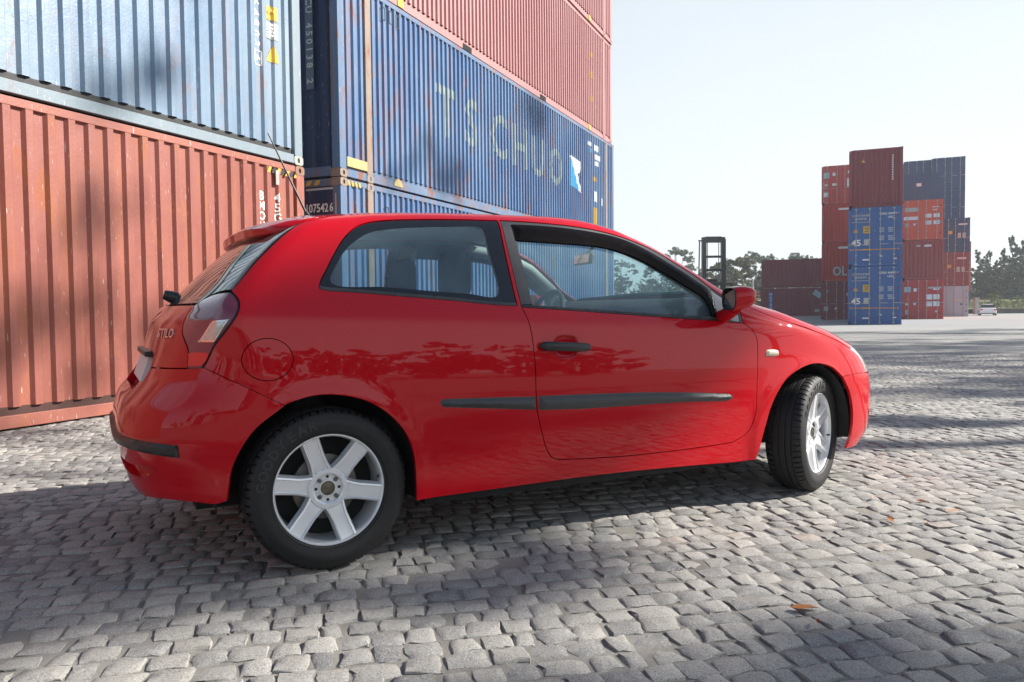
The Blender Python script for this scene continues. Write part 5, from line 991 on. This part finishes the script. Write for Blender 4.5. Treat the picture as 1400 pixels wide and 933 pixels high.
shade_tree('d',24,16,[(14.5,-4.2,24,2.3,1.5,1.4),(16.,-5.6,25,2.4,1.6,1.5),(18.,-5.,25,2.3,1.5,1.4),(17.,-7.6,26,2.4,1.6,1.4),(14.,-7.4,25,2.2,1.4,1.3),(19.5,-7.5,26,2.2,1.4,1.3),(18.6,3.4,18,1.4,1.,.2)],'farthest and widest eucalyptus of the row at the yard edge',44,nl=520)
shade_tree('e',31,27,[(25.,-5.,31,2.2,1.5,1.4),(26.3,-7.5,32,2.2,1.5,1.4),(25.2,-10,32,2.2,1.5,1.4),(26.6,-12.,33,2.2,1.4,1.3)],'lone eucalyptus beyond the row, level with the far paving',45)
# woodland behind the camera, one far mass (seen only as reflections in the paint)
WC=[];WT=MB(); r=np.random.default_rng(77)
for k in range(46):
    an=rad(112+140*(k%23)/22+r.uniform(-2,2)); dd=(26+r.uniform(0,6)) if k<23 else (38+r.uniform(0,8)); x,y=dd*math.sin(an),dd*math.cos(an)
    if x<-25: continue
    h=(r.uniform(2.2,3.5) if k%23 not in (14,15,18) else r.uniform(6.5,8.5)) if k<23 else r.uniform(4.,6.); WT.tube([(x,y,0),(x+.1,y,h*.5),(x,y,h*.9)],[.2,.15,.06],6)
    for q in range(6): WC.append((x+r.normal(0,1.3),y+r.normal(0,1.3),h*(.35+.65*q/5),r.uniform(1.1,1.9),r.uniform(.8,1.2),1.))
link('woodland',crown_mesh('woodland',EUC,WC,150,.26,78,hang=.4),None,kind='stuff'); WT.build('woodland_trunks',BARK,kind='stuff')
# treeline and lamp posts behind the camera, seen as reflections in the paint
CONC=plain('pole_concrete',(.42,.41,.38),.8)
def pole(x,y,h,r,label,arm=True,mat=None):
    b=MB(); b.tube([(0,0,0),(0,0,h*.5),(0,0,h)],[r,r*.8,r*.6],10); R=empty('lamp_post' if arm else 'utility_pole',(x,y,0),label=label,cat='lamp post' if arm else 'utility pole'); b.build('pole',mat or CONC,R,smooth=60)
    if arm: b=MB(); b.tube([(0,0,h-.1),(.5,0,h+.1),(1.4,0,h+.15)],r*.35,6); b.build('arm',mat or CONC,R); b=MB(); b.box(1.2,1.9,-.12,.12,h+.08,h+.2); b.build('lamp_head',TRIM,R,bevel=.03)
    return R
for x,y,h,lb in ((-6,-22,9,'left'),(3.5,-20,9.5,'middle'),(9,-17,8.5,'right')): pole(x,y,h,.14,lb.capitalize()+' one of the lamp posts behind the camera')
pole(px2(1029,92),92,4.1,.16,'slim pale concrete pole left of the maroon containers',arm=False)
R=empty('gate_post',(px2(1334.5,72),72,0),label='short pale concrete post between the far tower and the white car',cat='post'); b=MB(); b.box(-.17,.17,-.17,.17,0,1.42); b.box(-.2,.2,-.2,.2,1.42,1.5); b.build('shaft',CONC,R,bevel=.02)
# low wall with grass bank
b=MB(); b.box(0,60,0,.3,0,.52); R=empty('low_wall',(px2(1361,76),76,0),rad(-3),label='long low dark wall behind the white car',cat='wall'); b.build('wall',plain('dark_wall',(.10,.10,.105),.9,var=.3,scale=2),R)
gb=MB(); gb.add([(28,76.6,.45),(110,72.5,.45),(110,95,1.9),(28,95,1.9),(28,130,3),(110,130,3)],[(0,1,2,3),(3,2,5,4)]); gb.build('bank',plain('grass_bank',(.16,.17,.06),.95,var=.35,scale=1.5),kind='structure')
r=np.random.default_rng(3); n=5000; P=np.c_[r.uniform(42,75,n),r.uniform(76.5,84,n),np.zeros(n)]; P[:,2]=.45+(P[:,1]-76)*.07; hh=r.uniform(.2,.55,n); a=r.uniform(0,6.28,n); w_=.05; dx=np.c_[np.cos(a)*w_,np.sin(a)*w_,np.zeros(n)]
me=bpy.data.meshes.new('grass'); V=np.stack([P-dx,P+dx,P+np.c_[r.normal(0,.1,n),r.normal(0,.1,n),hh]],1).reshape(-1,3); me.from_pydata(V.tolist(),[],[(3*k,3*k+1,3*k+2) for k in range(n)]); me.materials.append(plain('pale_grass',(.26,.27,.11),.9,var=.3)); link('grass',me,None,kind='stuff')
# ---- container handler mast
HB=plain('handler_black',(.02,.02,.022),.5,var=.3); HY=plain('handler_body',(.05,.05,.052),.5); d=60.; X=px2(975.5,d)
R=empty('container_handler',(X,d,0),0,label='container handler with a tall black lifting mast behind the bonnet',cat='lift truck')
for x in (-.72,.72):
    b=MB(); b.box(x-.13,x+.13,-.2,.2,.5,6.15); b.box(x-.16,x+.16,-.26,-.2,.5,6.0); b.build('mast_upright',HB,R)
for z,h_ in ((5.75,.45),(4.62,.16),(3.62,.16),(2.55,.28),(1.5,.3)): b=MB(); b.box(-.6,.6,-.16,.16,z,z+h_); b.build('mast_crossbeam',HB,R)
for x in (-.42,.42): b=MB(); b.tube([(x,.05,.6),(x,.05,5.8)],.03,6); b.build('mast_chain',HY,R)
b=MB(); b.tube([(-1.05,0,1.),(-1.08,0,3.5),(-1.03,0,5.9)],.05,6); b.box(-1.12,-.72,-.03,.03,5.85,5.95); b.build('hose_guide',HY,R)
b=MB(); b.box(-1.3,1.35,-.45,-.25,2.55,2.72); b.box(1.2,1.3,-.4,-.3,.9,2.55); b.box(-1.25,-1.15,-.4,-.3,.9,2.55); b.build('spreader',HB,R)
b=MB(); b.prism([(-1.2,.7),(1.2,.7),(1.2,1.5),(.9,1.9),(-.9,1.9),(-1.2,1.5)],.3,5.2); b.build('body',HY,R,bevel=.05)
b=MB(); b.box(-.75,.75,1.5,3.2,1.9,3.1); b.build('cab',GLOSSB,R,bevel=.08)
tm=MB(); tm.lathe([(.3,-.22),(.62,-.25),(.68,-.18),(.68,.18),(.62,.25),(.3,.22)],28,axis='y'); TM_=tm.mesh('wheel',RUBBER,smooth=40)
for x in (-1.25,1.25):
    for y in (.9,4.5): link('wheel',TM_,R,loc=(x,y,.68),rot=(0,0,math.pi/2))
# ---- white saloon far away, seen from behind
d=64.; X=px2(1351.5,d); R=empty('saloon_car',(X,d,0),rad(-27),label='white saloon parked far away beside the low wall, seen from behind',cat='car'); R.scale=(.68,.68,.64)
WCP=plain('white_car_paint',(.72,.73,.74),.25,var=.03,Coat_Weight=.6)
def ring(y,hw,z0,z1,tw): return [(-hw,y,z0),(-hw,y,(z0+z1)*.5),(-tw,y,z1),(tw,y,z1),(hw,y,(z0+z1)*.5),(hw,y,z0)]
S=[ring(-.05,.72,.35,.78,.62),ring(0,.80,.28,.90,.70),ring(.25,.85,.22,.96,.74),ring(.7,.87,.2,.98,.76),ring(2.9,.87,.2,.96,.76),ring(3.9,.84,.22,.82,.70),ring(4.25,.70,.3,.6,.5)]
b=MB(); b.add([p for q in S for p in q],[(i*6+j,i*6+(j+1)%6,(i+1)*6+(j+1)%6,(i+1)*6+j) for i in range(len(S)-1) for j in range(6)]+[tuple(range(6)),tuple(36+j for j in range(6))]); b.build('body',WCP,R,smooth=40,bevel=.03)
G_=[[(-.72,.55,.96),(.72,.55,.96),(.72,3.0,.94),(-.72,3.0,.94)],[(-.55,1.15,1.38),(.55,1.15,1.38),(.55,2.2,1.40),(-.55,2.2,1.40)]]
b=MB(); b.add(G_[0]+G_[1],[(0,1,5,4),(1,2,6,5),(2,3,7,6),(3,0,4,7)]); b.build('windows',GLOSSB,R); b=MB(); b.add([(-.56,1.12,1.385),(.56,1.12,1.385),(.56,2.25,1.405),(-.56,2.25,1.405),(-.5,1.2,1.43),(.5,1.2,1.43),(.5,2.15,1.44),(-.5,2.15,1.44)],[(4,5,6,7),(0,1,5,4),(1,2,6,5),(2,3,7,6),(3,0,4,7)]); b.build('roof',WCP,R,smooth=50)
for x in (-.68,.68): b=MB(); b.box(x-.12,x+.12,-.06,.1,.66,.84); b.build('tail_light',REDL,R,bevel=.02)
b=MB(); b.box(-.26,.26,-.075,-.04,.58,.69); b.build('number_plate',WHITEP,R); b=MB(); b.box(-.76,.76,-.03,.2,.22,.40); b.build('bumper',TRIM,R,bevel=.03)
wm=MB(); wm.lathe([(.18,-.09),(.29,-.1),(.31,-.07),(.31,.07),(.29,.1),(.18,.09)],24); WM=wm.mesh('wheel',RUBBER,smooth=40)
for x in (-.78,.78):
    for y in (.75,3.4): link('wheel',WM,R,loc=(x,y,.31),rot=(0,0,math.pi/2))
# ---------------------------------------------------------------- air: pale haze that fades the far trees
hz=MB(); hz.box(-150,190,-75,150,-1,34); hm_=bpy.data.materials.new('haze'); hm_.use_nodes=True; t_=hm_.node_tree; t_.nodes.remove(t_.nodes['Principled BSDF']); pv_=t_.nodes.new('ShaderNodeVolumePrincipled')
pv_.inputs['Color'].default_value=(.90,.95,1.,1); pv_.inputs['Density'].default_value=.0012; pv_.inputs['Anisotropy'].default_value=.3; t_.links.new(pv_.outputs[0],t_.nodes['Material Output'].inputs['Volume']); hz.build('haze',hm_,kind='stuff')
